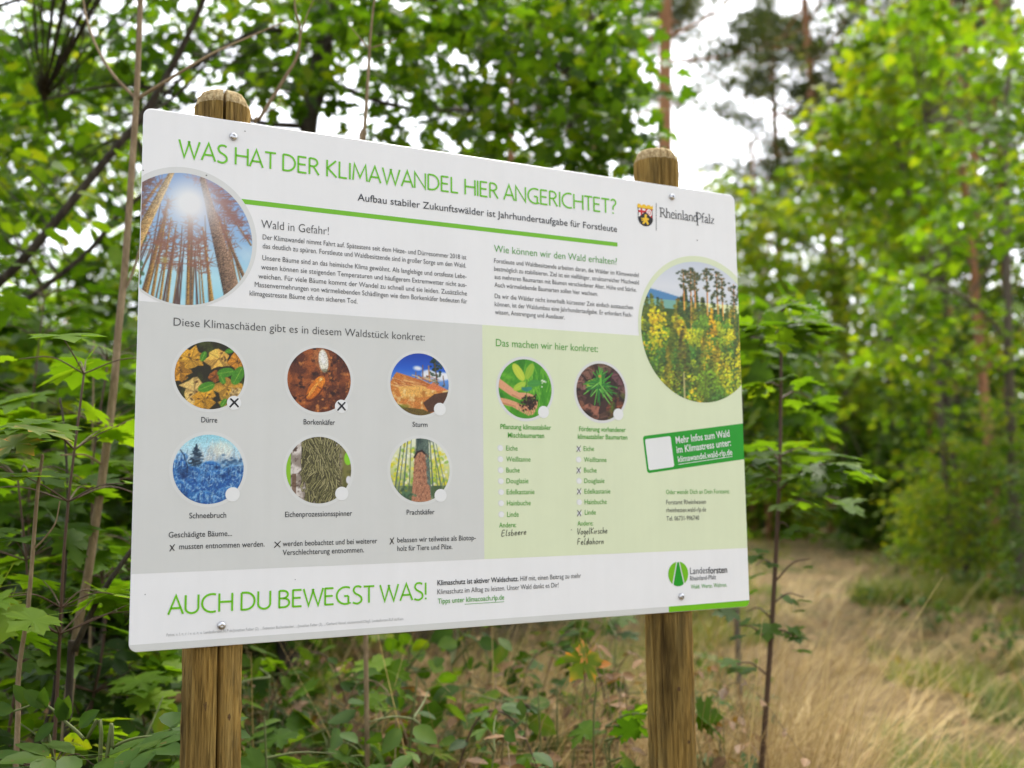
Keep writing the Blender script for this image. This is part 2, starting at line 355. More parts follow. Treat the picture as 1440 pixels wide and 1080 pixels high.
def crumple(c, x, y, r, col, R, m=15):
    P = [(x + r * R.uniform(.5, 1.2) * math.cos(a), y + r * R.uniform(.55, 1.15) * math.sin(a)) for a in np.linspace(0, 2 * PI, m, endpoint=False)]
    c.poly(P, col, 1, .25)
    for k in range(len(P) - 1): c.poly([(x, y), P[k], P[k + 1]], np.clip(np.array(col) * R.uniform(.55, 1.3), 0, 255), .6, .2)
    for k in range(0, len(P), 3): c.line((x, y), P[k], .014, .006, np.array(col) * .6, .7)
    for k in range(5): c.ell((x + R.normal(0, r * .4), y + R.normal(0, r * .4)), r * .12, r * .07, (60, 36, 14), R.random() * 3, .7)
def pic_dry_leaves(n=90):
    c = Cv(n, 11, (38, 34, 14)); R = c.rng; c.mix((c.noise(5) - .5) * 3, (80, 96, 30))
    for x, y, r, col in ((-.55, .45, .42, (206, 152, 44)), (.25, .5, .4, (222, 172, 76)), (.78, .45, .3, (196, 130, 36)), (-.85, .05, .3, (206, 142, 36)), (-.45, -.5, .45, (216, 180, 104)), (.5, -.35, .4, (214, 160, 56)), (-.15, -.7, .35, (210, 152, 40)), (.75, -.55, .25, (226, 190, 120)), (.5, -.85, .3, (208, 166, 60)), (.15, -.02, .2, (160, 90, 30))): crumple(c, x, y, r, col, R)
    for x, y, rx, rot in ((-.2, .55, .16, 1.2), (-.1, -.35, .25, .4), (.45, .1, .25, .2), (.8, .02, .3, 1.1), (.35, -.1, .16, 2), (.55, .75, .14, .3), (.4, -.8, .14, 1)): c.ell((x, y), rx, rx * .55, (70, 142, 30), rot, .95); c.line((x - rx * .8 * math.cos(rot), y - rx * .8 * math.sin(rot)), (x + rx * .8 * math.cos(rot), y + rx * .8 * math.sin(rot)), .01, .01, (130, 180, 60))
    c.speck(1, .25); return c
def pic_beetle(n=90):
    c = Cv(n, 12, (92, 44, 24)); R = c.rng; c.mix((c.noise(5) - .42) * 4, (158, 84, 36)); c.mix((c.noise(9) - .56) * 6, (48, 20, 14)); c.mix((c.noise(14) - .6) * 5, (204, 128, 62))
    c.poly([(-.2, .9), (.05, 1), (.3, .9), (.35, .5), (.3, .3), (.05, .25), (-.15, .5)], (176, 108, 58), .8, .4)
    c.ell((.12, .6), .15, .36, (228, 224, 206), .12); c.ell((.12, .68), .08, .2, (246, 244, 236), .12, .8); c.ell((.17, .3), .1, .06, (90, 90, 60), 0, .6)
    c.ell((-.14, -.3), .46, .2, (96, 40, 12), .95); c.ell((-.12, -.24), .44, .18, (206, 110, 24), .95); c.ell((.02, -.05), .17, .15, (226, 132, 34), .95); c.ell((-.2, -.3), .3, .05, (246, 180, 84), .95, .6); c.ell((.04, .02), .06, .04, (255, 220, 150), .9, .8)
    c.line((-.06, -.2), (.1, -.3), .015, .01, (110, 50, 14)); c.line((.15, -.15), (.36, -.02), .02, .012, (140, 70, 20)); c.line((-.35, -.45), (-.5, -.6), .015, .01, (80, 30, 12))
    c.speck(1, .35); return c
def pic_storm(n=90):
    c = Cv(n, 13); R = c.rng; c.vgrad([(-1, (60, 50, 20)), (.1, (96, 150, 226)), (.5, (34, 96, 206)), (1, (14, 62, 170))])
    for x, y, r in ((-.1, .52, .12), (-.02, .5, .08), (.3, .36, .22), (.5, .3, .2), (.75, .28, .25), (.95, .3, .2), (.2, .3, .12)): c.ell((x, y), r, r * .55, (244, 246, 250), 0, .9, 3)
    for k in range(90): c.ell((.5 + R.normal(0, .1) + (R.random() < .3) * .2, .62 + R.normal(0, .24)), .04, .03, R.choice([(24, 44, 30), (42, 66, 44)]), 0, .8)
    c.line((.1, .15), (.1, .62), .018, .014, (126, 86, 54)); c.line((.34, .1), (.3, .6), .03, .022, (176, 130, 80)); c.line((.6, .0), (.52, .7), .026, .02, (90, 70, 50)); c.line((.85, .0), (.8, .3), .02, .014, (130, 100, 70)); c.line((-.14, .2), (-.14, .4), .02, .012, (150, 96, 50))
    c.poly([(-1, .05), (-.8, .36), (-.4, .26), (.1, .12), (.5, -.02), (1, -.2), (1, -1), (-1, -1)], (206, 128, 56), 1, .25)
    for k in range(70):
        y = R.uniform(-.15, .3); x = R.uniform(-1, .3); c.line((x, y), (x + R.uniform(.3, .7), y - R.uniform(.1, .22)), .016, .006, R.choice([(236, 180, 104), (166, 78, 34), (246, 206, 140), (196, 110, 50)]), .8)
    c.poly([(-.75, -.1), (0, -.05), (.6, -.15), (.5, -.35), (0, -.42), (-.6, -.5)], (238, 182, 92), .9, .3)
    c.mix((c.noise(10) - .5) * 5 * (c.Y < -.2) * (c.Y > -.75), (186, 120, 48)); c.mix((c.noise(12) - .55) * 5 * (c.Y < -.15) * (c.Y > -.8), (250, 220, 150))
    c.poly([(.1, -.6), (.5, -.3), (1, -.2), (1, -.8), (.3, -.9)], (70, 44, 34), .9, .4); c.poly([(-1, -.55), (-.5, -.75), (.1, -.8), (.6, -1), (-1, -1)], (84, 76, 26), .85, .5); c.ell((-.55, -.72), .2, .06, (110, 130, 30), 0, .6, 2)
    c.poly([(.2, -.12), (.45, .08), (.98, -.16), (.6, -.2)], (226, 128, 76), .9, .2)
    return c
def pic_snow(n=90):
    c = Cv(n, 14); R = c.rng; c.vgrad([(-1, (30, 92, 160)), (.1, (86, 150, 206)), (.35, (190, 220, 236)), (.7, (176, 224, 236)), (1, (150, 214, 230))])
    for k in range(260):
        x = R.normal(.2, .4); y = .25 + abs(R.normal(0, .22)); c.line((x, y - .1), (x + R.normal(0, .05), y + .06), .012, .006, R.choice([(206, 206, 190), (160, 176, 190), (236, 236, 226), (120, 140, 160)]), .55)
    c.ell((.35, .6), .3, .2, (250, 246, 222), 0, .5, 6)
    for k in range(110):
        t = R.random(); c.line((-.36 + R.normal(0, .17 * t), .72 - .62 * t), (-.36 + R.normal(0, .2 * t), .68 - .62 * t), .02, .012, R.choice([(22, 42, 60), (70, 96, 120), (34, 62, 84)]), .8)
    for k in range(80): c.ell((.62 + R.normal(0, .2), .12 + R.normal(0, .1)), .05, .03, R.choice([(34, 70, 110), (120, 160, 190), (60, 100, 140)]), 0, .7)
    for x, y, r in ((-.85, .05, .3), (-.75, .35, .16), (0.05, .0, .32), (-.5, -.3, .5), (.2, -.4, .5), (.75, -.2, .42), (.95, .0, .2), (-.9, -.6, .4), (.6, -.8, .4), (-.1, -.85, .3)):
        c.ell((x, y), r, r * .75, (46, 116, 190), 0, .95); c.ell((x, y - r * .12), r * .9, r * .62, (28, 84, 156), 0, .9)
        for k in range(36):
            a = R.uniform(.1, PI - .1); q = r * R.uniform(.35, 1); c.line((x + q * math.cos(a), y + q * .75 * math.sin(a)), (x + q * math.cos(a) * 1.03, y + q * .75 * math.sin(a) - .13), .014, .006, R.choice([(150, 196, 230), (90, 156, 214), (20, 58, 110), (190, 222, 240)]), .7)
        c.path([(x + r * math.cos(a), y + r * .75 * math.sin(a)) for a in np.linspace(.15, PI - .15, 14)], .02, .02, (140, 192, 230), .35)
    for k in range(700): x, y = R.uniform(-1, 1), R.uniform(-1, .15); c.line((x, y), (x + R.normal(0, .07), y - R.uniform(0, .1)), .013, .005, R.choice([(160, 204, 236), (84, 148, 206), (18, 60, 116), (40, 104, 176), (200, 226, 242)]), .6)
    c.mix((c.noise(6) - .55) * 4 * (c.Y < .1), (16, 52, 104))
    c.path([(-.8, .55), (-.7, .4), (-.6, .1), (-.6, -.1)], .016, .01, (20, 40, 70)); c.speck(1, .2)
    return c
def pic_caterpillars(n=96):
    c = Cv(n, 15, (150, 138, 126)); R = c.rng; c.mix((c.noise(9) - .45) * 5, (222, 214, 206)); c.mix((c.noise(14) - .55) * 6, (84, 66, 56)); c.mix((c.X < -.86) * 1.0, (140, 196, 40)); c.mix(np.clip((c.X - .62) * 6, 0, 1), (122, 120, 62)); c.mix((c.noise(8) - .5) * 4 * (c.X > .6), (84, 84, 40))
    c.ell((.9, .35), .12, .2, (140, 210, 40)); c.ell((.92, -.3), .08, .12, (226, 226, 230)); c.mix((c.X > -.82) * (c.X < -.7) * (c.Y < -.1) * .7, (96, 66, 44))
    c.poly([(-.5, 1), (.5, 1), (.55, .5), (.6, 0), (.62, -.5), (.3, -1), (-.1, -1), (-.35, -.5), (-.55, .1), (-.55, .6)], (70, 66, 34), 1, .3)
    for k in range(420):
        y = R.uniform(-1.05, 1.0); x = R.uniform(-.52, .62) + (.12 if y < -.5 else 0); a = PI / 2 + R.normal(0, .16) + .5 * math.sin(x * 4 + y * 3); l = R.uniform(.1, .19); cv = R.normal(0, .04)
        P = [(x - l * math.cos(a), y - l * math.sin(a)), (x + cv, y), (x + l * math.cos(a), y + l * math.sin(a))]
        c.path(P, .026, .026, (34, 32, 18), .9); c.path(P, .014, .014, R.choice([(176, 170, 112), (198, 190, 134), (140, 136, 84)]), .95)
    return c
def pic_stripped_trunk(n=90):
    c = Cv(n, 16); R = c.rng; c.vgrad([(-1, (90, 110, 70)), (0, (206, 214, 140)), (1, (236, 240, 214))])
    for k in range(320): c.ell((R.uniform(-1, 1), R.normal(.15, .5)), R.uniform(.03, .09), R.uniform(.03, .06), R.choice([(226, 214, 40), (196, 206, 60), (126, 176, 50), (246, 246, 226), (236, 226, 110)]), R.random() * 3, .7)
    for x0, x1, w in ((-.9, -.62, .03), (-.78, -.5, .022), (-.6, -.42, .03), (-.4, -.3, .02), (.45, .32, .03), (.8, .4, .022), (.95, .5, .016), (.62, .45, .012)): c.line((x0, -1), (x1, 1), w, w * .6, (86, 106, 100), .85)
    c.mix((c.Y < -.5) * (c.noise(8) - .35) * 3, (74, 98, 62))
    c.poly([(-.22, -1), (-.2, 0), (-.14, .55), (-.1, 1), (.28, 1), (.3, .5), (.34, -.2), (.38, -1)], (96, 116, 104), 1, .35); c.mix((c.noise(12, 5) - .5) * 4 * (abs(c.X - .1) < .3) * (c.Y > .4), (56, 74, 70))
    c.poly([(-.3, -1), (-.24, -.2), (-.2, .4), (-.1, .56), (.05, .6), (.16, .5), (.2, .1), (.22, -.4), (.32, -.5), (.36, -1)], (176, 122, 92), 1, .3); c.path([(-.2, .4), (-.1, .57), (.06, .61), (.17, .5)], .03, .03, (44, 34, 34))
    for k in range(90): c.ell((R.uniform(-.22, .26), R.uniform(-.95, .5)), .02, .035, R.choice([(126, 78, 58), (206, 158, 124), (110, 70, 56)]), 0, .7)
    for k in range(40): c.ell((-.5 + R.normal(0, .12), -.85 + R.normal(0, .12)), .05, .04, R.choice([(84, 122, 86), (56, 84, 62)]), 0, .8)
    return c
def pic_hands(n=90):
    c = Cv(n, 17, (66, 150, 24)); R = c.rng; c.mix((c.noise(5) - .45) * 3, (120, 196, 44)); c.mix((c.noise(4) - .5) * 3 * (c.X < 0), (34, 110, 14))
    for k in range(130): x = R.uniform(-.1, 1); y = R.uniform(-1, .6); c.line((x, y), (x + R.normal(0, .1), y + R.uniform(.2, .5)), .014, .004, R.choice([(150, 214, 70), (44, 120, 20), (96, 176, 40)]), .7)
    for k in range(8): c.ell((.7 + R.normal(0, .08), .3 + R.normal(0, .08)), .03, .03, (240, 244, 236), 0, .8)
    sk, sh = (226, 164, 122), (176, 108, 72)
    c.poly([(-1, .34), (-1, .02), (-.55, -.25), (-.2, -.38), (-.1, -.3), (.25, -.24), (.35, -.34), (.3, -.2), (.1, -.14), (-.25, -.14), (-.6, .08)], sk, 1, .08)
    c.poly([(-1, -.32), (-1, -.52), (-.5, -.62), (-.1, -.82), (.1, -.9), (.3, -.86), (.44, -.6), (.46, -.4), (.34, -.42), (.2, -.52), (-.1, -.56), (-.4, -.44), (-.7, -.36)], sk, 1, .08)
    for p, q in (((-.3, -.5), (.1, -.72)), ((-.2, -.64), (.25, -.8)), ((-.5, -.22), (-.2, -.34)), ((-.9, -.5), (-.4, -.6))): c.line(p, q, .02, .012, sh, .8)
    for k in range(110): c.ell((.14 + R.normal(0, .14), -.46 + R.normal(0, .11)), .04, .03, R.choice([(44, 26, 18), (74, 46, 30), (28, 16, 12)]), R.random() * 3, .95)
    c.line((.03, -.4), (.05, .3), .016, .012, (96, 130, 40))
    for x, y, rx, rot, col in ((-.25, .55, .34, 2.2, (196, 214, 66)), (.16, .6, .3, 1.1, (150, 190, 50)), (-.22, .08, .26, .5, (170, 204, 60)), (.34, .2, .26, .1, (70, 150, 60)), (.1, .0, .16, .2, (60, 140, 110)), (-.02, -.02, .14, 2.8, (50, 130, 110))): c.ell((x, y), rx, rx * .45, col, rot); c.line((x - rx * .7 * math.cos(rot), y - rx * .7 * math.sin(rot)), (x + rx * .7 * math.cos(rot), y + rx * .7 * math.sin(rot)), .008, .006, np.array(col) * 1.15, .7)
    for k in range(30): x = R.uniform(-.6, .6); c.line((x, -1), (x + R.normal(0, .1), R.uniform(-.85, -.6)), .014, .005, (70, 150, 26), .8)
    return c
def pic_fir(n=90):
    c = Cv(n, 18, (64, 42, 36)); R = c.rng
    for x, y, r, col in ((-.5, .75, .35, (120, 84, 70)), (.2, .85, .3, (104, 80, 66)), (.75, .6, .35, (96, 62, 66)), (-.8, .3, .3, (130, 90, 80)), (.8, 0, .3, (110, 76, 74)), (-.8, -.2, .25, (84, 54, 48)), (-.45, -.75, .4, (150, 96, 76)), (.55, -.55, .4, (112, 60, 44)), (.2, -.9, .3, (90, 62, 50)), (-.85, -.6, .25, (130, 84, 62)), (.85, -.5, .22, (120, 70, 50))): crumple(c, x, y, r, col, R, 11); c.path([(x - r * .8, y), (x, y + r * .2), (x + r * .7, y - r * .1)], .03, .01, np.array(col) * 1.4, .6)
    c.mix((c.noise(7) - .55) * 5, (34, 22, 22)); c.mix((c.noise(6) - .5) * 4 * (c.Y < .1) * (c.X > .1), (96, 130, 30)); c.ell((-.38, .3), .24, .12, (160, 190, 50), .3)
    for k in range(54):
        a = R.uniform(0, 2 * PI); l = R.uniform(.35, .85) * (.75 if math.sin(a) > 0 else 1); x0, y0 = R.normal(-.04, .06), R.normal(.28, .1); q = (x0 + l * math.cos(a) * .85, y0 + l * math.sin(a)); w = .03
        c.line((x0, y0), q, w * 1.2, w * .7, (24, 84, 26), .8); c.line((x0, y0), q, w * .8, w * .4, R.choice([(96, 186, 60), (60, 150, 50), (140, 214, 90), (50, 130, 60)]), 1)
    c.line((-.02, .3), (.0, .62), .05, .03, (110, 190, 60)); c.ell((-.04, .55), .06, .05, (206, 150, 70))
    return c

def place_pic(name, cv, c, rx, ry, y, parent, clip=True, mask=None, gain=0.86):
    n = cv.n; g = np.linspace(-1, 1, n); X, Y = np.meshgrid(g, g); col = lin(np.clip(cv.im, 0, 255)) * gain
    r = np.hypot(X, Y); ins = (r <= 1) if mask is None else mask(X, Y)
    q = np.arange(n * n).reshape(n, n); F = np.stack([q[:-1, :-1], q[:-1, 1:], q[1:, 1:], q[1:, :-1]], -1).reshape(-1, 4)
    F = F[ins.ravel()[F].any(1)]
    if mask is None: s = np.where(r > 1, 1 / np.maximum(r, 1e-6), 1); X = X * s; Y = Y * s
    u = c[0] + X * rx; v = c[1] + Y * ry
    if clip:
        uu = u.ravel(); out = (uu < 0.0006) | (uu > BW - 0.0006); F = F[~out[F].all(1)]; u = np.clip(u, 0.0006, BW - 0.0006)
    V = np.stack([u.ravel(), np.full(n * n, y), v.ravel() + BZ], -1)
    used = np.unique(F); mp = np.zeros(n * n, int); mp[used] = np.arange(len(used))
    return link(name, np_mesh(name, V[used], [mp[F]], False, None, col.reshape(-1, 3)[used]), m_ph, parent)
def ringdisc(name, c, rx, ry, mt, y, parent): return flat(name, [clip_u(circ(c, rx, ry, 96))], mt, y, parent)

# large picture, left (cut by the board edge)
ct = uv(254, 243); cb = uv(262, 429); cr = uv(354.6, 352)
ry = (ct[1] - cb[1]) / 2; cc = (cr[0] - ry, (ct[1] + cb[1]) / 2); print('big left', cc, ry)
ro = (uv(254, 235)[1] - uv(262, 431)[1]) / 2
ringdisc('picture_ring', (cc[0] + 0.0005, cc[1] + 0.003), ry + 0.0068, ry + 0.0068, P_RING, L2, panel)
place_pic('photo_print', pic_dead_forest(), cc, ry, ry, L3, panel)['label'] = 'round picture of dead spruces against a sunlit sky'
ct = uv(975.1, 367.7); cb = uv(993, 566.3); cl = uv(901.2, 455.6); ry = (ct[1] - cb[1]) / 2; cc = (cl[0] + ry, (ct[1] + cb[1]) / 2); print('big right', cc, ry)
ringdisc('picture_ring', (cc[0] + .001, cc[1] + 0.0045), ry + 0.0075, ry + 0.0075, P_PALE, L2, panel)
place_pic('photo_print', pic_landscape(), cc, ry, ry, L3, panel)['label'] = 'round picture of an autumn forest with tall pines'
P_DOT = print_mat('dot_white', (246, 248, 247), 0.79)
P_DOTSH = print_mat('dot_edge', (206, 210, 204))
SM = [(246.1, 343.3, 527.8, 294.7, 479.6, 576.1, pic_dry_leaves, (329.1, 566.5), 1, 'dry yellow leaves'), (404.5, 492.7, 534.5, 448.6, 488.7, 580.3, pic_beetle, (480, 571.5), 1, 'a brown bark beetle'), (549, 630.7, 540.5, 589.7, 496.8, 584.3, pic_storm, (618.4, 575.5), 0, 'a storm-broken trunk'),
      (243.5, 342, 660, 292.8, 610.6, 709.4, pic_snow, (327.1, 695.2), 0, 'blue snow-laden trees'), (402.7, 493.4, 661, 448, 613.9, 708.4, pic_caterpillars, (480.5, 694), 0, 'caterpillars on bark'), (549, 631.9, 661.3, 590.4, 616.2, 706.4, pic_stripped_trunk, (619.4, 696.7), 0, 'a trunk with peeled bark'),
      (701.4, 775.2, 547, 738.3, 505, 588.9, pic_hands, (764.2, 579.4), 0, 'hands holding a seedling'), (810.7, 878.9, 551.3, 844.8, 511, 591.6, pic_fir, (869.4, 582.7), 0, 'a young fir seedling')]
cross = []
for x0, x1, yc, xc, y0, y1, f, dot, mark, lab in SM:
    a, b = uv(x0, yc), uv(x1, yc); t, d = uv(xc, y0), uv(xc, y1); c = ((a[0] + b[0]) / 2, (t[1] + d[1]) / 2); r = ((b[0] - a[0]) + (t[1] - d[1])) / 4
    print('pic', lab, c, r, (b[0] - a[0]) / 2, (t[1] - d[1]) / 2)
    ringdisc('picture_ring', c, r + 0.0052, r + 0.0052, P_RING, L2, panel)
    place_pic('photo_print', f(), c, r, r, L3, panel)['label'] = 'round picture of ' + lab
    dc = uv(*dot); flat('tick_dot', [circ(dc, 0.0112, None, 40)], P_DOT, L4, panel)
    if mark: cross.append(dc)

# ---- lettering
_FC = {}
def raw_text(s, bold=0.0):
    if (s, bold) in _FC: return _FC[(s, bold)]
    cu = bpy.data.curves.new('lettering', 'FONT'); cu.body = s; cu.size = 1.0; cu.resolution_u = 3; cu.offset = bold; cu.fill_mode = 'FRONT'
    o = bpy.data.objects.new('lettering', cu); me = bpy.data.meshes.new_from_object(o)
    V = np.zeros(len(me.vertices) * 3, np.float32); me.vertices.foreach_get('co', V); V = V.reshape(-1, 3)[:, :2].astype(float)
    me.calc_loop_triangles(); T = np.zeros(len(me.loop_triangles) * 3, np.int32); me.loop_triangles.foreach_get('vertices', T); T = T.reshape(-1, 3)
    bpy.data.objects.remove(o); bpy.data.meshes.remove(me); bpy.data.curves.remove(cu)
    _FC[(s, bold)] = (V, T); return V, T
HV = raw_text('H')[0]; CAP1 = HV[:, 1].max() - HV[:, 1].min()
def add_text(mb, s, p0, p1, cap, y=L5, bold=0.0, tilt=False):
    """one line from baseline pixel p0 to p1; cap = capital height in metres on the board"""
    V, T = raw_text(s, bold); a, b = uv(*p0), uv(*p1)
    x0, x1 = V[:, 0].min(), V[:, 0].max(); d = b - a
    if not tilt: v = (a[1] + b[1]) / 2; a = np.array([a[0], v]); d = np.array([d[0], 0])
    Ls = np.linalg.norm(d); e = d / Ls; f = np.array([-e[1], e[0]])
    P = a + (V[:, :1] - x0) * (Ls / (x1 - x0)) * e + V[:, 1:] * (cap / CAP1) * f
    T = T.copy(); V3 = np.c_[P[:, 0], np.full(len(P), y), P[:, 1] + BZ]
    A = V3[T]; fl = np.cross(A[:, 1] - A[:, 0], A[:, 2] - A[:, 0])[:, 1] > 0; T[fl] = T[fl][:, ::-1]
    mb.add(V3, T=T)
def lettering(name, lines, mt, cap, bold=0.0, tilt=False, y=L5):
    if name in ('caption_lettering', 'list_lettering', 'contact_lettering'):
        for l in lines:
            mb = MB(); add_text(mb, *l, cap, y, bold, tilt); mb.build(name, mt, panel, smooth=False)
        return
    mb = MB()
    for s, p0, p1 in lines: add_text(mb, s, p0, p1, cap, y, bold, tilt)
    return mb.build(name, mt, panel, smooth=False)
def ribbon(mb, P, w, place, y):
    """a stroke of width w along points P (glyph space), mapped by place"""
    P = np.asarray(P, float); n = len(P); d = np.gradient(P, axis=0)
    d = d / (np.linalg.norm(d, axis=1)[:, None] + 1e-9); nr = np.c_[-d[:, 1], d[:, 0]]
    for i in range(1, n - 1):
        a = P[i] - P[i - 1]; b = P[i + 1] - P[i]; a = a / (np.linalg.norm(a) + 1e-9); b = b / (np.linalg.norm(b) + 1e-9); t = a + b; t = t / (np.linalg.norm(t) + 1e-9); nr[i] = np.array([-t[1], t[0]]) / max(0.45, math.sqrt(max(0.0, (1 + a @ b) / 2)))
    wv = np.broadcast_to(np.asarray(w, float), (n,))[:, None] / 2
    Lf, Rt = place(P + nr * wv), place(P - nr * wv)
    V = np.vstack([np.c_[Lf[:, 0], np.full(n, y), Lf[:, 1] + BZ], np.c_[Rt[:, 0], np.full(n, y), Rt[:, 1] + BZ]])
    i = np.arange(n - 1); Q = np.c_[i, n + i, n + i + 1, i + 1]
    mb.add(V, Q)
def arc(cx, cy, rx, ry, a0, a1, n=14): return [(cx + rx * math.cos(math.radians(a)), cy + ry * math.sin(math.radians(a))) for a in np.linspace(a0, a1, n)]
# light humanist capitals: (advance, strokes)
G = {'W': (.98, [[(0, 1), (.25, .03), (.5, .98)], [(.44, .98), (.73, .03), (.98, 1)]]), 'A': (.66, [[(0, 0), (.33, 1), (.66, 0)], [(.11, .33), (.55, .33)]]), 'H': (.6, [[(0, 0), (0, 1)], [(.6, 0), (.6, 1)], [(0, .53), (.6, .53)]]),
     'S': (.46, [spline([(.44, .93), (.3, 1.0), (.12, .96), (.04, .78), (.12, .6), (.3, .48), (.44, .34), (.44, .13), (.28, .0), (.12, .01), (0, .07)], 4)]), 'T': (.56, [[(0, .96), (.56, .96)], [(.28, .96), (.28, 0)]]),
     'D': (.62, [[(0, .0), (0, .97)], [(0, .97), (.18, .97)] + arc(.2, .5, .42, .47, 88, -88, 16) + [(.18, .03), (0, .03)]]), 'E': (.42, [[(.42, .965), (.0, .965)], [(0, 1), (0, 0)], [(0, .035), (.43, .035)], [(0, .52), (.38, .52)]]),
     'R': (.5, [[(0, 0), (0, .97)], [(0, .965), (.16, .965)] + arc(.18, .73, .24, .235, 88, -88, 10) + [(.14, .495), (0, .495)], [(.2, .495), (.5, 0)]]), 'K': (.5, [[(0, 0), (0, 1)], [(.48, 1), (.03, .52), (.52, 0)]]), 'L': (.4, [[(0, 1), (0, 0)], [(0, .035), (.41, .035)]]),
     'I': (0.0, [[(0, 0), (0, 1)]]), 'M': (.78, [[(0, 0), (.08, 1), (.39, .2), (.7, 1), (.78, 0)]]), 'N': (.62, [[(0, 0), (0, 1), (.62, .02), (.62, 1)]]), 'G': (.66, [arc(.46, .5, .46, .49, 62, 296, 22) + [(.6, .1), (.6, .47)], [(.38, .47), (.6, .47)]]), 'C': (.62, [arc(.46, .5, .46, .49, 68, 292, 22)]),
     'U': (.58, [[(0, 1), (0, .32)] + arc(.29, .3, .29, .285, 180, 360, 14) + [(.58, .32), (.58, 1)]]), 'B': (.5, [[(0, 0), (0, .97)], [(0, .965), (.18, .965)] + arc(.18, .75, .24, .215, 88, -88, 10) + [(.14, .535), (0, .535)], [(.16, .535), (.22, .535)] + arc(.22, .285, .27, .25, 88, -88, 10) + [(.16, .035), (0, .035)]]),
     '?': (.34, [spline([(.0, .9), (.12, .99), (.28, .94), (.34, .78), (.26, .62), (.16, .5), (.14, .28)], 4), [(.14, 0), (.14, .1)]]), '!': (.0, [[(0, .28), (0, 1)], [(0, 0), (0, .1)]]), ' ': (.1, [])}
def stroke_line(name, s, p0, p1, cap, mt, w=.112, gap=.17):
    x = 0; items = []
    for i, ch in enumerate(s):
        adv, st = G[ch]; items.append((x, st)); k = gap
        if ch in 'AWT' or (i + 1 < len(s) and s[i + 1] in 'AWT'): k = gap * .62
        x += adv + k
    tot = x - gap; a, b = uv(*p0), uv(*p1); v = (a[1] + b[1]) / 2; sx = (b[0] - a[0]) / tot; print(name, 'stretch', sx / cap, 'v', a[1], b[1])
    mb = MB()
    for x, st in items:
        for P in st:
            P = np.asarray(P, float) * (sx / cap, 1)        # work in cap units so that stroke width is even
            ribbon(mb, P, w, lambda q: np.c_[a[0] + x * sx + q[:, 0] * cap, v + q[:, 1] * cap], L5)
    return mb.build(name, mt, panel, smooth=False)
def capm(px, py, h): return uv(px, py - h)[1] - uv(px, py)[1]
stroke_line('title_lettering', 'WAS HAT DER KLIMAWANDEL HIER ANGERICHTET?', (251.5, 221.5), (866, 300.5), capm(262, 222.4, 24.6), P_TITLE)
stroke_line('slogan_lettering', 'AUCH DU BEWEGST WAS!', (236.5, 863.7), (598.5, 843.3), capm(236, 863.7, 26.2), P_TITLE)
lettering('subtitle_lettering', [('Aufbau stabiler Zukunftswälder ist Jahrhundertaufgabe für Forstleute', (502.8, 281.9), (867.5, 326.4))], P_NAVY, capm(503, 282, 9.8), 0.003)
lettering('heading_lettering', [('Wald in Gefahr!', (367.2, 321.3), (462.3, 329.6))], P_TEXT, capm(367, 321, 11.6), -0.008)
capb = capm(369, 349, 7.0); print('caps', capb)
lettering('body_lettering', [('Der Klimawandel nimmt Fahrt auf. Spätestens seit dem Hitze- und Dürresommer 2018 ist', (369.3, 336.8), (655.7, 364.8)), ('das deutlich zu spüren. Forstleute und Waldbesitzende sind in großer Sorge um den Wald.', (369.3, 349), (655.2, 376.5)),
    ('Unsere Bäume sind an das heimische Klima gewöhnt. Als langlebige und ortsfeste Lebe-', (368.8, 366.1), (656, 391.5)), ('wesen können sie steigenden Temperaturen und häufigerem Extremwetter nicht aus-', (367.2, 379.1), (656, 403.4)),
    ('weichen. Für viele Bäume kommt der Wandel zu schnell und sie leiden. Zusätzliche', (363.3, 391.8), (656.5, 415.4)), ('Massenvermehrungen von wärmeliebenden Schädlingen wie dem Borkenkäfer bedeuten für', (358.1, 403.4), (656.8, 426.8)), ('klimagestresste Bäume oft den sicheren Tod.', (350.9, 415.4), (502.5, 427))], P_BODY, capb)
lettering('heading_lettering', [('Wie können wir den Wald erhalten?', (694.7, 355), (867.5, 371.7))], P_TXTG, capm(694.7, 355, 9.8), -0.004)
lettering('body_lettering', [('Forstleute und Waldbesitzende arbeiten daran, die Wälder im Klimawandel', (694.7, 370), (898, 389.4)), ('bestmöglich zu stabilisieren. Ziel ist ein vielfältiger, strukturreicher Mischwald', (694.7, 381.1), (898.3, 400)), ('aus mehreren Baumarten mit Bäumen verschiedener Alter, Höhe und Stärke.', (695.3, 392.2), (895, 410.3)),
    ('Auch wärmeliebende Baumarten sollen hier wachsen.', (695.3, 403.6), (840.6, 416.1)), ('Da wir die Wälder nicht innerhalb kürzester Zeit einfach austauschen', (695.6, 418.9), (890, 435.6)), ('können, ist der Waldumbau eine Jahrhundertaufgabe. Er erfordert Fach-', (695.6, 430.6), (888.9, 445.6)), ('wissen, Anstrengung und Ausdauer.', (696.1, 442.2), (793.9, 448.6))], P_BODY, capb)
lettering('heading_lettering', [('Diese Klimaschäden gibt es in diesem Waldstück konkret:', (244, 457.6), (597, 479.4))], P_TEXT, capm(244, 457.6, 11.3), -0.006)
cl = capm(282.9, 593.7, 7.6)
lettering('caption_lettering', [('Dürre', (282.9, 593.7), (305.5, 594.6)), ('Borkenkäfer', (426.8, 596.5), (471, 597.7)), ('Sturm', (580, 600), (601, 600.5)), ('Schneebruch', (266, 728.6), (318, 728.2)), ('Eichenprozessionsspinner', (400.8, 727), (495, 725.3)), ('Prachtkäfer', (571.7, 723.9), (610.8, 723))], P_NAVY, cl, 0.006)
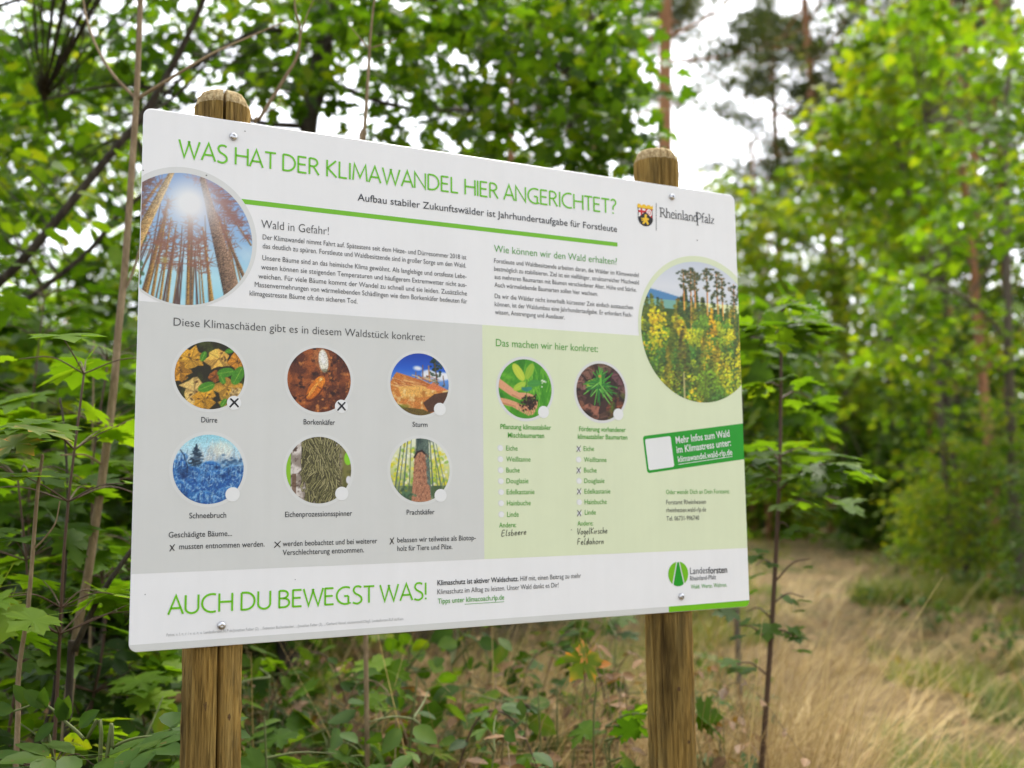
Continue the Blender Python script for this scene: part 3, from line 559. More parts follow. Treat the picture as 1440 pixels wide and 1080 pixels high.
lettering('caption_lettering', [('Geschädigte Bäume...', (237, 755.8), (326.2, 753.7)), ('mussten entnommen werden.', (252, 772), (371.9, 768.9)), ('werden beobachtet und bei weiterer', (397.4, 767.9), (530.3, 764.2)), ('Verschlechterung entnommen.', (397.4, 780), (511.7, 777.2)), ('belassen wir teilweise als Biotop-', (558.6, 762.5), (668.9, 759.7)), ('holz für Tiere und Pilze.', (558.6, 774.4), (636, 772.2))], P_NAVY, cl, 0.004)
lettering('note_lettering', [('Klimaschutz ist aktiver Waldschutz.', (615, 823), (729, 817))], P_NAVY, cl, 0.014)
lettering('note_lettering', [('Hilf mit, einen Beitrag zu mehr', (731.6, 816.9), (817, 812.5)), ('Klimaschutz im Alltag zu leisten. Unser Wald dankt es Dir!', (615, 835), (785.3, 826.4))], P_BODY, cl, -0.002)
mb = MB(); add_text(mb, 'Tipps unter klimacoach.rlp.de', (615.5, 848), (708.9, 843.9), cl, L5, 0.006); a, b = uv(653.3, 849.6), uv(708.9, 846.5); ribbon(mb, [(a[0], a[1]), (b[0], a[1])], 0.0008, lambda q: q, L5); mb.build('note_lettering', P_TXTG, panel, smooth=False)
lettering('credit_lettering', [('Fotos: v. l. n. r. / v. o. n. u. Landesforsten.RLP.de/Jonathan Fieber (2), .../Sebastian Buchenbecker, .../Jonathan Fieber (3), .../Gerhard Hänsel, shutterstock/Oleg5, Landesforsten.RLP.de/Klein', (234.2, 895), (567, 871.7))], P_FAINT, 0.0045, -0.004)
lettering('heading_lettering', [('Das machen wir hier konkret:', (697.3, 487.3), (840.7, 494.7))], P_TXTG, capm(697.3, 487.3, 10.2), -0.002)
cg = capm(703.5, 603.1, 6.9)
lettering('caption_lettering', [('Pflanzung klimastabiler', (703.5, 603.1), (774.9, 604.6)), ('Mischbaumarten', (714.1, 615.3), (765.1, 615.8)), ('Förderung vorhandener', (814.3, 606.7), (879.8, 607.2)), ('klimastabiler Baumarten', (812.5, 617.3), (882.1, 617.8))], P_TXTG, cg, 0.012)
NAMES = ['Eiche', 'Weißtanne', 'Buche', 'Douglasie', 'Edelkastanie', 'Hainbuche', 'Linde']
Z6 = lambda x, y: (670 + x / 3.375, 460 + y / 3.375)
lst = []
for k, (xs, xe, yb) in enumerate(((140, 195, 586), (141, 256, 638), (141, 205, 690), (142, 246, 741), (143, 275, 793), (144, 257, 846), (145, 200, 900))): lst.append((NAMES[k], Z6(xs, yb), Z6(xe, yb)))
for k, (xs, xe, yb) in enumerate(((508, 558, 588), (510, 617, 640), (510, 570, 690), (511, 607, 740), (512, 635, 790), (513, 618, 840), (514, 566, 890))): lst.append((NAMES[k], Z6(xs, yb), Z6(xe, yb)))
lst += [('Andere:', Z6(107, 950), Z6(188, 951)), ('Andere:', Z6(479, 942), Z6(553, 942))]
lettering('list_lettering', lst, P_TXTG, cg, 0.003)
boxes = [(113, 574), (114, 627), (115, 679), (116, 731), (117, 783), (117, 836), (118, 889), (485, 629), (487, 730), (488, 831)]
for b in boxes:
    flat('tick_ring', [circ(uv(*Z6(*b)) + np.array([-.0004, .0003]), 0.0056, None, 24)], P_RING, L2, panel)
for b in boxes + [(484, 578), (484, 680), (486, 780), (487, 883)]:
    flat('tick_circle', [circ(uv(*Z6(*b)) + np.array([.0006, -.0005]), 0.0048, None, 24)], P_DOT, L3, panel)
# hand-drawn crosses
def pen(c, strokes, w):
    mb = MB()
    for k, P in enumerate(strokes): ribbon(mb, [(c[0] + x, c[1] + y) for x, y in P], w, lambda q: q, L6 - .0001 * k)
    mb.build('pen_cross', P_BLACK, panel, smooth=False)
for dc in cross: pen(dc, ([(-.0068, -.0072), (-.001, -.0006), (.0066, .0072)], [(-.0062, .0068), (.0008, .0004), (.0070, -.0066)]), [.0026, .0031, .0024])
for px, w, h in (((242, 770.3), .0036, .0052), ((390, 765.5), .0052, .0052), ((551, 760.6), .0036, .0058)):
    pen(uv(*px), ([(-w, -h), (0, 0), (w, h)], [(-w * .9, h * .8), (0, 0), (w * .9, -h * .9)]), [.0013, .0015, .0011])
for b in ((484, 578), (484, 680), (486, 780), (487, 883)):
    pen(uv(*Z6(*b)), ([(-.0046, -.0058), (0, 0), (.0048, .0062)], [(-.004, .0056), (.0006, 0), (.0034, -.0056)]), [.0011, .0013, .001])
# handwriting: letters as pen strokes, x-height .5
HWR = {'E': (.5, [[(.45, .95), (.1, .9), (.05, .0), (.45, .05)], [(.08, .48), (.4, .52)]]), 'l': (.25, [[(.15, 1.0), (.08, .3), (.12, .02), (.25, .05)]]), 's': (.36, [[(.34, .45), (.14, .5), (.12, .32), (.3, .2), (.24, .02), (.04, .05)]]), 'b': (.42, [[(.1, 1), (.08, .05), (.3, .02), (.38, .25), (.26, .42), (.1, .32)]]),
       'e': (.4, [[(.05, .25), (.34, .3), (.28, .5), (.1, .42), (.08, .1), (.22, 0), (.38, .1)]]), 'r': (.32, [[(.06, .5), (.1, .0), (.12, .32), (.32, .48)]]), 'V': (.55, [[(.02, 1), (.24, .02), (.55, 1)]]), 'o': (.42, [[(.2, .5), (.04, .3), (.14, .0), (.34, .1), (.36, .38), (.2, .5), (.42, .42)]]),
       'g': (.4, [[(.34, .45), (.12, .5), (.06, .2), (.28, .12), (.36, .46), (.3, -.4), (.06, -.36)]]), 'p': (.42, [[(.1, .5), (.1, -.4)], [(.1, .4), (.34, .48), (.36, .15), (.1, .08)]]), 'K': (.55, [[(.06, 1), (.1, 0)], [(.52, .95), (.1, .45), (.55, .02)]]), 'i': (.16, [[(.06, .48), (.1, .0)]]), 'c': (.36, [[(.34, .42), (.14, .5), (.06, .2), (.18, 0), (.36, .08)]]),
       'h': (.42, [[(.08, 1), (.1, 0), (.14, .36), (.32, .46), (.36, 0)]]), 'F': (.48, [[(.46, .95), (.1, .92), (.1, 0)], [(.08, .5), (.4, .52)]]), 'd': (.42, [[(.3, .4), (.1, .42), (.06, .1), (.24, .0), (.34, 1.0), (.36, .0)]]), 'a': (.42, [[(.32, .45), (.1, .45), (.06, .1), (.24, .04), (.34, .45), (.38, 0)]]), 'n': (.42, [[(.06, .5), (.1, 0), (.14, .38), (.32, .46), (.36, 0)]])}
for s, p0, p1, h in (('Elsbeere', (118, 992), (238, 983), 29), ('VogelKirsche', (477, 984), (622, 978), 30), ('Feldahorn', (477, 1032), (606, 1028), 29)):
    a, b = uv(*Z6(*p0)), uv(*Z6(*p1)); mb = MB(); hh = capm(*Z6(*p0), h / 3.375); tot = sum(HWR[c][0] + .1 for c in s); sx = np.linalg.norm(b - a) / tot; e = (b - a) / np.linalg.norm(b - a); x = 0
    for ch in s:
        adv, st = HWR[ch]
        for P in st:
            P = spline(P, 4) if len(P) > 2 else np.array(P, float)
            ribbon(mb, [a + e * (x + q[0] + .1 * q[1]) * sx + np.array([0, 1]) * q[1] * hh for q in P], .00105, lambda q: q, L6)
        x += adv + .1
    mb.build('handwriting', P_BLACK, panel, smooth=False)
# green banner (tilted) with its white plate and words
tl, bl_ = uv(903.6, 613.3), uv(908.6, 665.6); tr, br_ = uv(1045.8, 595.3), uv(1047.5, 645.8)
ex = (tr - tl) / np.linalg.norm(tr - tl); ez = np.array([-ex[1], ex[0]]); hb = (tl - bl_) @ ez; hr = (tr - br_) @ ez; hb = (hb + hr) / 2; r = .006
poly = []
for cxx, czz, a in ((r, hb - r, PI / 2), (r, r, PI)): poly += [(cxx + r * math.cos(a + t), czz + r * math.sin(a + t)) for t in np.linspace(0, PI / 2, 6)]
org = tl - ez * hb; L = (BW - .0006 - org[0]) / ex[0]
pts = [org + ex * p[0] + ez * p[1] for p in poly]; e0 = org + ex * L; e1 = org + ez * hb; e1 = e1 + ex * (BW - .0006 - e1[0]) / ex[0]
flat('banner', [pts + [e0, e1]], P_GREEN, L2, panel)
q0 = uv(880 + 117 / 3.6, 580 + 295 / 3.6); q1 = uv(880 + 100 / 3.6, 580 + 132 / 3.6); q2 = uv(880 + 225 / 3.6, 580 + 118 / 3.6); sq = (np.linalg.norm(q2 - q1) + np.linalg.norm(q1 - q0)) / 2; cq = (uv(880 + 225 / 3.6, 580 + 118 / 3.6) + q0) / 2
flat('white_plate', [[cq + ex * p[0] + ez * p[1] for p in rrect(-sq / 2, -sq / 2, sq / 2, sq / 2, .004)]], P_DOT, L3, panel)
cb_ = capm(950.6, 623.9, 9.6)
mb = MB(); add_text(mb, 'Mehr Infos zum Wald', (950.6, 623.9), (1026, 613.9), cb_, L5, .012, True); add_text(mb, 'im Klimastress unter:', (951.7, 637.2), (1027.8, 626.7), cb_, L5, .012, True); add_text(mb, 'klimawandel.wald-rlp.de', (953.6, 650), (1029.7, 639.4), cb_ * .86, L5, .012, True)
a, b = uv(953.6, 653.2), uv(1029.7, 641.8); ribbon(mb, [a, b], .0011, lambda q: q, L5); mb.build('banner_lettering', P_DOT, panel, smooth=False)
lettering('contact_lettering', [('Oder wende Dich an Dein Forstamt:', (936.4, 694.6), (1026, 694.2))], P_TXTG, cg * .98, 0.0)
lettering('contact_lettering', [('Forstamt Rheinhessen', (936.7, 709.2), (992.5, 708.6)), ('rheinhessen.wald-rlp.de', (937, 720.3), (992.8, 719.4)), ('Tel. 06731-996740', (937.2, 732), (983, 731.4))], P_BODY, cg * .98, 0.0)
# forestry emblem
a, b = uv(939.7, 807), uv(967.5, 806); t, d = uv(953.6, 789.7), uv(953.6, 824.4); ec = ((a[0] + b[0]) / 2, (t[1] + d[1]) / 2); er = ((b[0] - a[0]) + (t[1] - d[1])) / 4
def cpt(x, y): return (ec[0] + er * x, ec[1] + er * y)
lo = lambda s: [cpt(s * math.cos(x), math.sin(x)) for x in np.linspace(math.radians(-62), math.radians(74), 24)] if s else None
right = [(math.cos(x), math.sin(x)) for x in np.linspace(math.radians(-52), math.radians(80), 24)]
flat('emblem', [[cpt(x, y) for x, y in right], [cpt(-x, y) for x, y in right]], P_LIME, L4, panel)
flat('emblem', [[cpt(x, y) for x, y in ([(-.08, .96), (.08, .96)] + [(.5, -.8)] + [(math.sin(q), -math.cos(q)) for q in np.linspace(.48, -.48, 12)] + [(-.5, -.8)])]], P_GREEN, L5, panel)
lettering('emblem_lettering', [('Landes', (970.3, 807), (994.9, 806.6))], P_NAVY, capm(970, 807, 9.4), -0.004)
lettering('emblem_lettering', [('forsten', (995.6, 806.5), (1022.4, 805.4))], P_BLACK, capm(970, 807, 9.2), 0.014)
lettering('emblem_lettering', [('Rheinland-Pfalz', (970.3, 816), (1006.7, 814.9))], P_BODY, capm(970, 816, 6.4))
lettering('emblem_lettering', [('Wald. Werte. Wahren.', (971.4, 827.4), (1022.2, 825.6))], P_TXTG, capm(970, 827, 6.0))
# state arms and word mark
c = Cv(76, 4, (200, 30, 30)); sh = lambda x, y: (((y > -.25) & (abs(x) < .86)) | ((y <= -.25) & ((x / .88) ** 2 + ((y + .25) / .74) ** 2 < 1)))
RED, GOLD, BLK, WHT = (206, 28, 34), (246, 200, 24), (24, 20, 18), (246, 244, 240)
c.mix((c.X < 0) * 1.0, WHT); c.mix((c.X < 0) * (abs(c.X + .46) < .11) * 1.0, RED); c.mix((c.X < 0) * (abs(c.Y - .26) < .11) * 1.0, RED); c.mix((c.X >= 0) * 1.0, RED)
for q in range(6): c.line((.46, .22), (.46 + .28 * math.cos(q * PI / 3), .22 + .28 * math.sin(q * PI / 3)), .035, .035, WHT)
c.path([(.46 + .27 * math.cos(t), .22 + .27 * math.sin(t)) for t in np.linspace(0, 2 * PI, 20)], .055, .055, WHT)
c.poly([(-.86, -.3), (0, .3), (.86, -.3), (.9, -1), (-.9, -1)], BLK)
c.poly([(-.1, .02), (.1, .08), (.22, -.05), (.12, -.2), (.4, -.3), (.42, -.42), (.2, -.42), (.3, -.62), (.42, -.8), (.2, -.86), (.02, -.62), (-.22, -.84), (-.42, -.78), (-.16, -.5), (-.4, -.42), (-.4, -.3), (-.1, -.26)], GOLD); c.path([(-.16, -.5), (-.42, -.56), (-.5, -.3)], .04, .03, GOLD)
c.mix((~((abs(c.X) < .8) & (sh(c.X * 1.07, c.Y * 1.05)))) * 1.0, BLK); c.mix((c.Y > .52) * 1.0, GOLD); c.mix((c.Y > .52) * (c.Y < .6) * 1.0, (150, 110, 20))
def arms(X, Y):
    crown = (Y >= .5) & (abs(X) < .92 + .0 * X) & (Y < .72 + .2 * np.abs(np.sin((X + 1) * PI * 1.75)) ** .7)
    return (sh(X, Y) & (Y < .52)) | crown
a, b = uv(897, 303), uv(917.8, 305); t, d = uv(907, 286.9), uv(907, 317.6)
place_pic('coat_of_arms', c, ((a[0] + b[0]) / 2, (t[1] + d[1]) / 2), (b[0] - a[0]) / 2 / .88, (t[1] - d[1]) / 2 / .97, L4, panel, False, arms)
mb = MB(); a, b = uv(922.6, 284.9), uv(922.6, 324.3); ribbon(mb, [a, b], .0011, lambda q: q, L4); mb.build('divider_line', P_TEXT, panel, smooth=False)
# condensed serif word mark: (advance, [(points, thick?)])
SF = {'R': (.52, [([(.1, 0), (.1, .97)], 1), ([(.0, .97), (.2, .98)] + arc(.2, .73, .19, .25, 85, -85, 8) + [(.1, .48)], 2), ([(.22, .5), (.5, .02), (.56, .02)], 1), ([(0, .02), (.2, .02)], 0)]), 'h': (.42, [([(.08, 0), (.08, 1.02)], 1), ([(.08, .5), (.2, .62), (.32, .52), (.32, .02)], 2), ([(0, .02), (.17, .02)], 0), ([(.23, .02), (.4, .02)], 0), ([(0, 1.0), (.08, 1.02)], 0)]),
      'e': (.36, [([(.05, .36), (.31, .38)], 0), ([(.31, .38), (.27, .58), (.18, .64), (.07, .5), (.05, .28), (.1, .06), (.2, .0), (.31, .1)], 2)]), 'i': (.2, [([(.09, 0), (.09, .62)], 1), ([(.08, .84), (.09, .93)], 1), ([(0, .02), (.18, .02)], 0), ([(0, .6), (.09, .62)], 0)]), 'n': (.42, [([(.08, 0), (.08, .62)], 1), ([(.08, .48), (.2, .62), (.32, .52), (.32, .02)], 2), ([(0, .02), (.17, .02)], 0), ([(.23, .02), (.4, .02)], 0)]),
      'l': (.19, [([(.09, 0), (.09, 1.02)], 1), ([(0, .02), (.18, .02)], 0), ([(0, 1.0), (.09, 1.02)], 0)]), 'a': (.36, [([(.05, .52), (.14, .64), (.24, .58), (.26, .4), (.26, .02), (.36, .04)], 2), ([(.26, .38), (.1, .28), (.04, .14), (.1, .02), (.26, .12)], 2)]), 'd': (.4, [([(.3, 0), (.3, 1.02)], 1), ([(.3, .56), (.16, .63), (.05, .46), (.04, .22), (.12, .01), (.3, .1)], 2), ([(.2, 1.0), (.3, 1.02)], 0), ([(.3, .02), (.38, .02)], 0)]),
      'P': (.46, [([(.1, -.4), (.1, 1.1)], 1), ([(.1, .92), (.24, .98), (.4, .86), (.42, .6), (.34, .38), (.2, .34), (.1, .4)], 2), ([(0, -.38), (.2, -.38)], 0)]), 'f': (.26, [([(.1, 0), (.1, .8), (.16, 1.0), (.28, .98)], 2), ([(0, .6), (.22, .6)], 0), ([(0, .02), (.2, .02)], 0)]), 'z': (.34, [([(.05, .58), (.3, .58)], 0), ([(.29, .6), (.04, .03)], 1), ([(.04, .03), (.31, .03)], 0)])}
mb = MB(); s = 'RheinlandPfalz'; tot = sum(SF[ch][0] for ch in s) - .14; a, b = uv(927.6, 304.4), uv(1004.6, 315.4); hh = capm(928, 304.4, 12.9); sx = (b[0] - a[0]) / tot; x = 0; v = (a[1] + b[1]) / 2
for ch in s:
    if ch == 'P': x -= .14
    for P, k in SF[ch][1]:
        P = spline(P, 3) if (k == 2 and len(P) > 3) else np.array(P, float)
        ribbon(mb, P * (sx / hh, 1), (.05, .115, .095)[k], lambda q: np.c_[a[0] + x * sx + q[:, 0] * hh, v + q[:, 1] * hh], L5)
    x += SF[ch][0]
mb.build('state_lettering', P_NAVY, panel, smooth=False)
# dirt specks on the sheet
for q in [circ(uv(180 + x / 3.175, 120 + y / 3.175), r, r * .7, 8) for x, y, r in ((522, 205, .0012), (350, 402, .0014), (68, 380, .0012))] + [circ(uv(660 + 1153 / 3.6, 200 + 497 / 3.6), .0022, .0009, 8), circ(uv(803.5, 745), .0011, .001, 8), circ(uv(415, 815), .0008, .0007, 8), circ(uv(204, 836), .0008, .0008, 8)]:
    flat('dirt_speck', [q], P_BODY, L4, panel)

# ---- screws
def screw(px, py):
    u, v = uv(px, py); mb = MB(); N = 20; pr = [(0.0064, 0.0, 0), (0.0066, -0.0012, 0), (0.0058, -0.003, 0), (0.0042, -0.0043, 0), (0.0027, -0.0048, 1), (0.0025, -0.0022, 1), (0.0001, -0.0020, 0)]
    V = []
    for r, y, hexa in pr:
        for k in range(N):
            t = 2 * PI * k / N; rr = r * (math.cos(PI / 6) / math.cos(((t + PI / 6) % (PI / 3)) - PI / 6) if hexa else 1); V.append((u + rr * math.cos(t), y, v + BZ + rr * math.sin(t)))
    i = np.arange(N); Q = np.vstack([np.c_[k * N + i, k * N + (i + 1) % N, (k + 1) * N + (i + 1) % N, (k + 1) * N + i] for k in range(len(pr) - 1)])
    mb.add(V, Q); return mb.build('screw', M_SCREW, sign, smooth=False), u
SCR = [screw(*p) for p in ((328.3, 192.4), (944.7, 277), (958, 838.9), (311.5, 879.6))]
u_l, u_r = (SCR[0][1] + SCR[3][1]) / 2, (SCR[1][1] + SCR[2][1]) / 2; print('posts at', [s[1] for s in SCR])

# ---- posts
m_wood = mat('post_wood', (0.3, 0.2, 0.09), 0.75, 0.25)
v1 = objvec(m_wood, (52, 52, 4.0)); v2 = objvec(m_wood, (12, 12, 2.6)); v3 = objvec(m_wood, (150, 150, 5))
base = ramp(m_wood, noise(m_wood, 1.0, 6, 0.65, v1, 0.6), [(0.22, (0.135, 0.08, 0.018)), (0.48, (0.32, 0.205, 0.055)), (0.75, (0.50, 0.345, 0.11))])
g2 = ramp(m_wood, noise(m_wood, 1.0, 4, 0.6, v2, 0.4), [(0.3, (0.34, 0.33, 0.27)), (0.48, (0.9, 0.9, 0.86)), (0.7, (1.15, 1.08, 0.9))])
c1 = mixc(m_wood, 1.0, base, g2, 'MULTIPLY'); fine = ramp(m_wood, noise(m_wood, 1.0, 3, 0.7, v3, 0.2), [(0.32, (0.42, 0.38, 0.3)), (0.52, (1, 1, 1))])
c2 = mixc(m_wood, 0.8, c1, fine, 'MULTIPLY'); wx = ramp(m_wood, noise(m_wood, 1.0, 5, .65, objvec(m_wood, (16, 16, 5)), .8), [(.5, (0, 0, 0)), (.7, (.5, .5, .5))])
setc(m_wood, mixc(m_wood, wx, c2, (.115, .105, .05))); bump(m_wood, noise(m_wood, 1.0, 5, 0.7, v3), 0.8, 0.005)
m_end = mat('post_end_grain', (0.5, 0.36, 0.18), 0.9, 0.15); setc(m_end, ramp(m_end, noise(m_end, 160, 5, 0.7, objvec(m_end)), [(0.3, (0.2, 0.13, 0.055)), (0.5, (0.46, 0.34, 0.17)), (0.75, (0.72, 0.6, 0.36))])); bump(m_end, noise(m_end, 220, 4, 0.8, objvec(m_end)), 0.9, 0.004)
m_knot = mat('knot', (0.09, 0.05, 0.02), 0.8, 0.2)
def post(u, top, r, cracks, knots, seed, tone):
    """round post behind the sheet; cracks: [(angle deg, z0, z1, depth)], angle measured from the camera side"""
    R = np.random.default_rng(seed); N = 320; zs = list(np.linspace(-0.25, top - 0.045, 90)); prof = [(z, 1.0) for z in zs] + [(top - 0.024, 1.0), (top - 0.0225, .995), (top - 0.015, .93), (top - 0.008, .86), (top - 0.0015, .79), (top + .001, .7), (top + .002, .35), (top + .0025, .02)]
    cy = 0.0046 + r; A = np.arange(N) / N * 2 * PI; V = []
    ph = R.random(6) * 6
    for z, f in prof:
        rr = r * f * (1 + .012 * np.sin(2 * A + ph[0] + z) + .008 * np.sin(5 * A + ph[1] + 2 * z) + .004 * np.sin(13 * A + ph[2] + 5 * z) + .006 * math.sin(6 * z + ph[3])) + (np.convolve(R.normal(0, .0017, N), np.ones(3) / 3, 'same') if f < .97 else R.normal(0, .0011, N))
        for ca, z0, z1, dp in cracks:
            if z0 <= z <= z1:
                d = (np.degrees(A) - (ca + 1.6 * math.sin(z * 7 + ca)) + 180) % 360 - 180; e = min(1, (z - z0) / .12 + .15, (z1 - z) / .12 + .15 if z1 < top - .05 else 1); rr = rr - dp * e * np.clip(2.6 * (1 - np.abs(d) / 3.5), 0, 1) * min(1, f * 1.2)
        V.append(np.c_[u + rr * np.cos(A - PI / 2), cy + rr * np.sin(A - PI / 2), np.full(N, z)])
    n = len(prof); V = np.vstack(V); i = np.arange(N); Q = np.vstack([np.c_[k * N + i, k * N + (i + 1) % N, (k + 1) * N + (i + 1) % N, (k + 1) * N + i] for k in range(n - 1)])
    V = np.vstack([V, [[u, cy, top + .0025]]]); T = np.c_[(n - 1) * N + i, (n - 1) * N + (i + 1) % N, np.full(N, n * N)]
    me = np_mesh('post', V, [Q, T], True); me.materials.append(m_wood); me.materials.append(m_end); me.materials.append(m_knot)
    mi = np.zeros(len(me.polygons), np.int32); mi[(n - 7) * N:] = 1; me.polygons.foreach_set('material_index', mi)
    o = link('post', me, None, sign)
    for ka, kz, kr in knots:
        a = math.radians(ka)
        kb = MB()
        for j in range(2):
            rr = r * 1.004 + .0006 * j; w = kr * (1 - .45 * j)
            P = [(u + rr * math.sin(a + w / r * math.cos(t)), cy - rr * math.cos(a + w / r * math.cos(t)), kz + w * 1.25 * math.sin(t)) for t in np.linspace(0, 2 * PI, 14, endpoint=False)]
            kb.add(P + [(u + rr * math.sin(a) * 1.0, cy - rr * math.cos(a), kz)], T=[(q, (q + 1) % 14, 14) for q in range(14)])
        kb.build('knot', m_knot, o)
    return o
def zpx(px, py): return uv(px, py)[1] + BZ
post(u_l - .0062, zpx(312, 131) + .013, 0.0447, [(4, -.3, 1.2, .030), (-7, 1.8, 2.2, .030), (-60, .2, 1.0, .008), (-22, .3, .86, .004), (40, .6, 1.1, .004)], [(-20, .985, .0055), (27, .965, .0042), (-3, .86, .0042), (-42, .8, .005), (36, .78, .004), (14, .66, .003)], 3, 1)
post(u_r, zpx(928, 213) + .015, 0.0438, [(-80, -.3, 1.2, .014), (25, 1.7, 2.2, .006), (-20, 1.6, 2.2, .005), (20, .1, .95, .005), (-5, .3, .8, .004), (2, 1.7, 2.2, .006)], [(12, .83, .004), (28, .98, .005), (-14, .93, .0036)], 5, 1)

# ------------------------------------------------------------------ foliage and bark
G_MID = leaf_mat('leaf_mid_green', [(0, (0.026, 0.064, 0.005)), (.5, (0.059, 0.125, 0.008)), (.9, (0.103, 0.182, 0.011)), (1, (0.137, 0.187, 0.011))], .56, spots=(.10, .075, .02))
G_BRIGHT = leaf_mat('leaf_bright_green', [(0, (0.053, 0.120, 0.007)), (.5, (0.110, 0.206, 0.010)), (.92, (0.174, 0.275, 0.013)), (1, (0.215, 0.256, 0.014))], .56, spots=(.10, .075, .02))
G_YELLOW = leaf_mat('leaf_yellow_green', [(0, (0.075, 0.148, 0.011)), (.5, (0.138, 0.231, 0.017)), (.9, (0.237, 0.283, 0.020)), (1, (0.249, 0.267, 0.019))], .56)
G_DARK = leaf_mat('leaf_dark_green', [(0, (0.018, 0.044, 0.005)), (.5, (0.036, 0.082, 0.008)), (1, (0.071, 0.120, 0.011))], .4, spots=(.10, .075, .02))
G_BLUE = leaf_mat('leaf_elder_green', [(0, (0.034, 0.073, 0.012)), (.5, (0.064, 0.122, 0.016)), (1, (0.116, 0.172, 0.025))], .4, spots=(.10, .075, .02))
G_PINE = leaf_mat('pine_needle_green', [(0, (0.037, 0.062, 0.019)), (.5, (0.070, 0.098, 0.028)), (1, (0.122, 0.131, 0.038))], .25)
G_ORANGE = leaf_mat('leaf_turning_orange', [(0, (0.10, 0.15, 0.02)), (.3, (0.22, 0.20, 0.03)), (.6, (0.50, 0.20, 0.04)), (1, (0.55, 0.24, 0.10))], .4)
G_DRY = leaf_mat('dead_leaf_brown', [(0, (0.10, 0.055, 0.025)), (.5, (0.22, 0.125, 0.055)), (1, (0.42, 0.27, 0.14))], .2)
G_STRAW = leaf_mat('dry_straw', [(0, (0.13, 0.075, 0.026)), (.5, (0.32, 0.215, 0.082)), (1, (0.60, 0.46, 0.20))], .3, (1.1, 1.0, .8))
G_GRASS = leaf_mat('grass_green', [(0, (0.071, 0.110, 0.012)), (.5, (0.151, 0.182, 0.020)), (1, (0.302, 0.260, 0.041))], .4)
def bark(name, stops, sc=(18, 18, 5), bs=.5):
    m = mat(name, (.2, .15, .1), .85, .2); v = objvec(m, sc); f = noise(m, 1.0, 6, .7, v, .5); setc(m, ramp(m, f, stops)); bump(m, f, bs, .02); return m
B_BROWN = bark('bark_light_brown', [(.25, (.11, .075, .04)), (.5, (.22, .16, .09)), (.75, (.34, .26, .16))], (60, 60, 20))
B_DARK = bark('bark_dark', [(.25, (.018, .014, .010)), (.5, (.045, .036, .026)), (.75, (.10, .085, .06))], (40, 40, 12))
B_GREY = bark('bark_grey_brown', [(.25, (.05, .042, .03)), (.5, (.11, .09, .065)), (.75, (.19, .16, .12))], (26, 26, 7))
B_PINE = bark('bark_pine_orange', [(.2, (.10, .055, .032)), (.42, (.28, .135, .066)), (.65, (.42, .21, .105)), (.85, (.34, .22, .14))], (7, 7, 2.2), 1.0)
B_STEM = mat('green_stem', (.10, .12, .035), .6, .3); B_RED = mat('reddish_stem', (.075, .042, .024), .6, .3)

def fan(outline, c=(0, .36), fold=.16, droop=.16, petiole=0.0):
    """leaf template from its right-hand outline (x, y): unit length, base at the origin, blade folded along the midrib"""
    r = [tuple(p) for p in outline]; o = r + [(-x, y) for x, y in reversed(r) if x > 1e-6]
    P = np.array([(0, 0)] + [(x, y) for x, y in o] if r[0][0] > 1e-6 else o, float); P = np.vstack([P, [c]])
    z = fold * np.abs(P[:, 0]) - droop * P[:, 1] ** 2 - .25 * P[:, 0] ** 2
    V = np.c_[P, z]; n = len(V) - 1; T = [(i, (i + 1) % n, n) for i in range(n)]
    if petiole:
        V = np.vstack([V, [(-.012, 0, 0), (.012, 0, 0), (.008, -petiole, -.08 * petiole), (-.008, -petiole, -.08 * petiole)]]); k = n + 1; T += [(k, k + 1, k + 2), (k, k + 2, k + 3)]
    return V, np.array(T)
MAPLE_O = [(.05, -.02), (.22, -.07), (.30, .01), (.47, .02), (.42, .10), (.55, .17), (.36, .27), (.40, .36), (.56, .44), (.50, .50), (.62, .66), (.45, .62), (.40, .68), (.22, .54), (.20, .66), (.29, .76), (.16, .79), (.0, 1.0)]
T_MAPLE = fan(MAPLE_O, petiole=.7)
T_MAPLE_LO = fan([(.05, -.02), (.28, -.03), (.52, .14), (.33, .28), (.60, .62), (.22, .55), (.24, .76), (.0, 1.0)])
T_OVATE = fan([(.0, 0), (.20, .2), (.27, .45), (.17, .78), (.0, 1.0)], (0, .45), .25, .12)
T_BROAD = fan([(.0, 0), (.30, .2), (.36, .5), (.22, .8), (.0, 1.0)], (0, .5), .2, .15)
def compound(k, sz=.5):
    V, T = [], []; n = 0; v0, t0 = T_OVATE
    spots = [(0, .62, 0)]
    for j in range(k): spots += [(.02, .60 - j * .26, -1.05), (-.02, .60 - j * .26, 1.05)]
    for x, y, a in spots:
        q = v0 * sz; c, s = math.cos(a), math.sin(a); V.append(np.c_[x + q[:, 0] * c - q[:, 1] * s, y + q[:, 0] * s + q[:, 1] * c, q[:, 2] - .1 * y * y]); T.append(t0 + n); n += len(q)
    V.append(np.array([(-.008, 0, 0), (.008, 0, 0), (.006, .62, -.04), (-.006, .62, -.04)])); T.append(np.array([(0, 1, 2), (0, 2, 3)]) + n)
    return np.vstack(V), np.vstack(T)
T_ELDER = compound(2)
def tuft(k, seed, spread=1.0):
    R = np.random.default_rng(seed); V, T = [], []
    for i in range(k):
        a = R.uniform(0, 2 * PI); d = np.array([math.cos(a) * spread, .2 + R.random() * .9, math.sin(a) * spread]); d /= np.linalg.norm(d); s = np.cross(d, [.3, .2, .9]); s = s / np.linalg.norm(s) * .045; b = np.array([0, R.random() * .5, 0]); V += [b - s, b + s, b + d * R.uniform(.5, .9)]; T.append((3 * i, 3 * i + 1, 3 * i + 2))
    return np.array(V), np.array(T)
T_NEEDLE = tuft(13, 2)

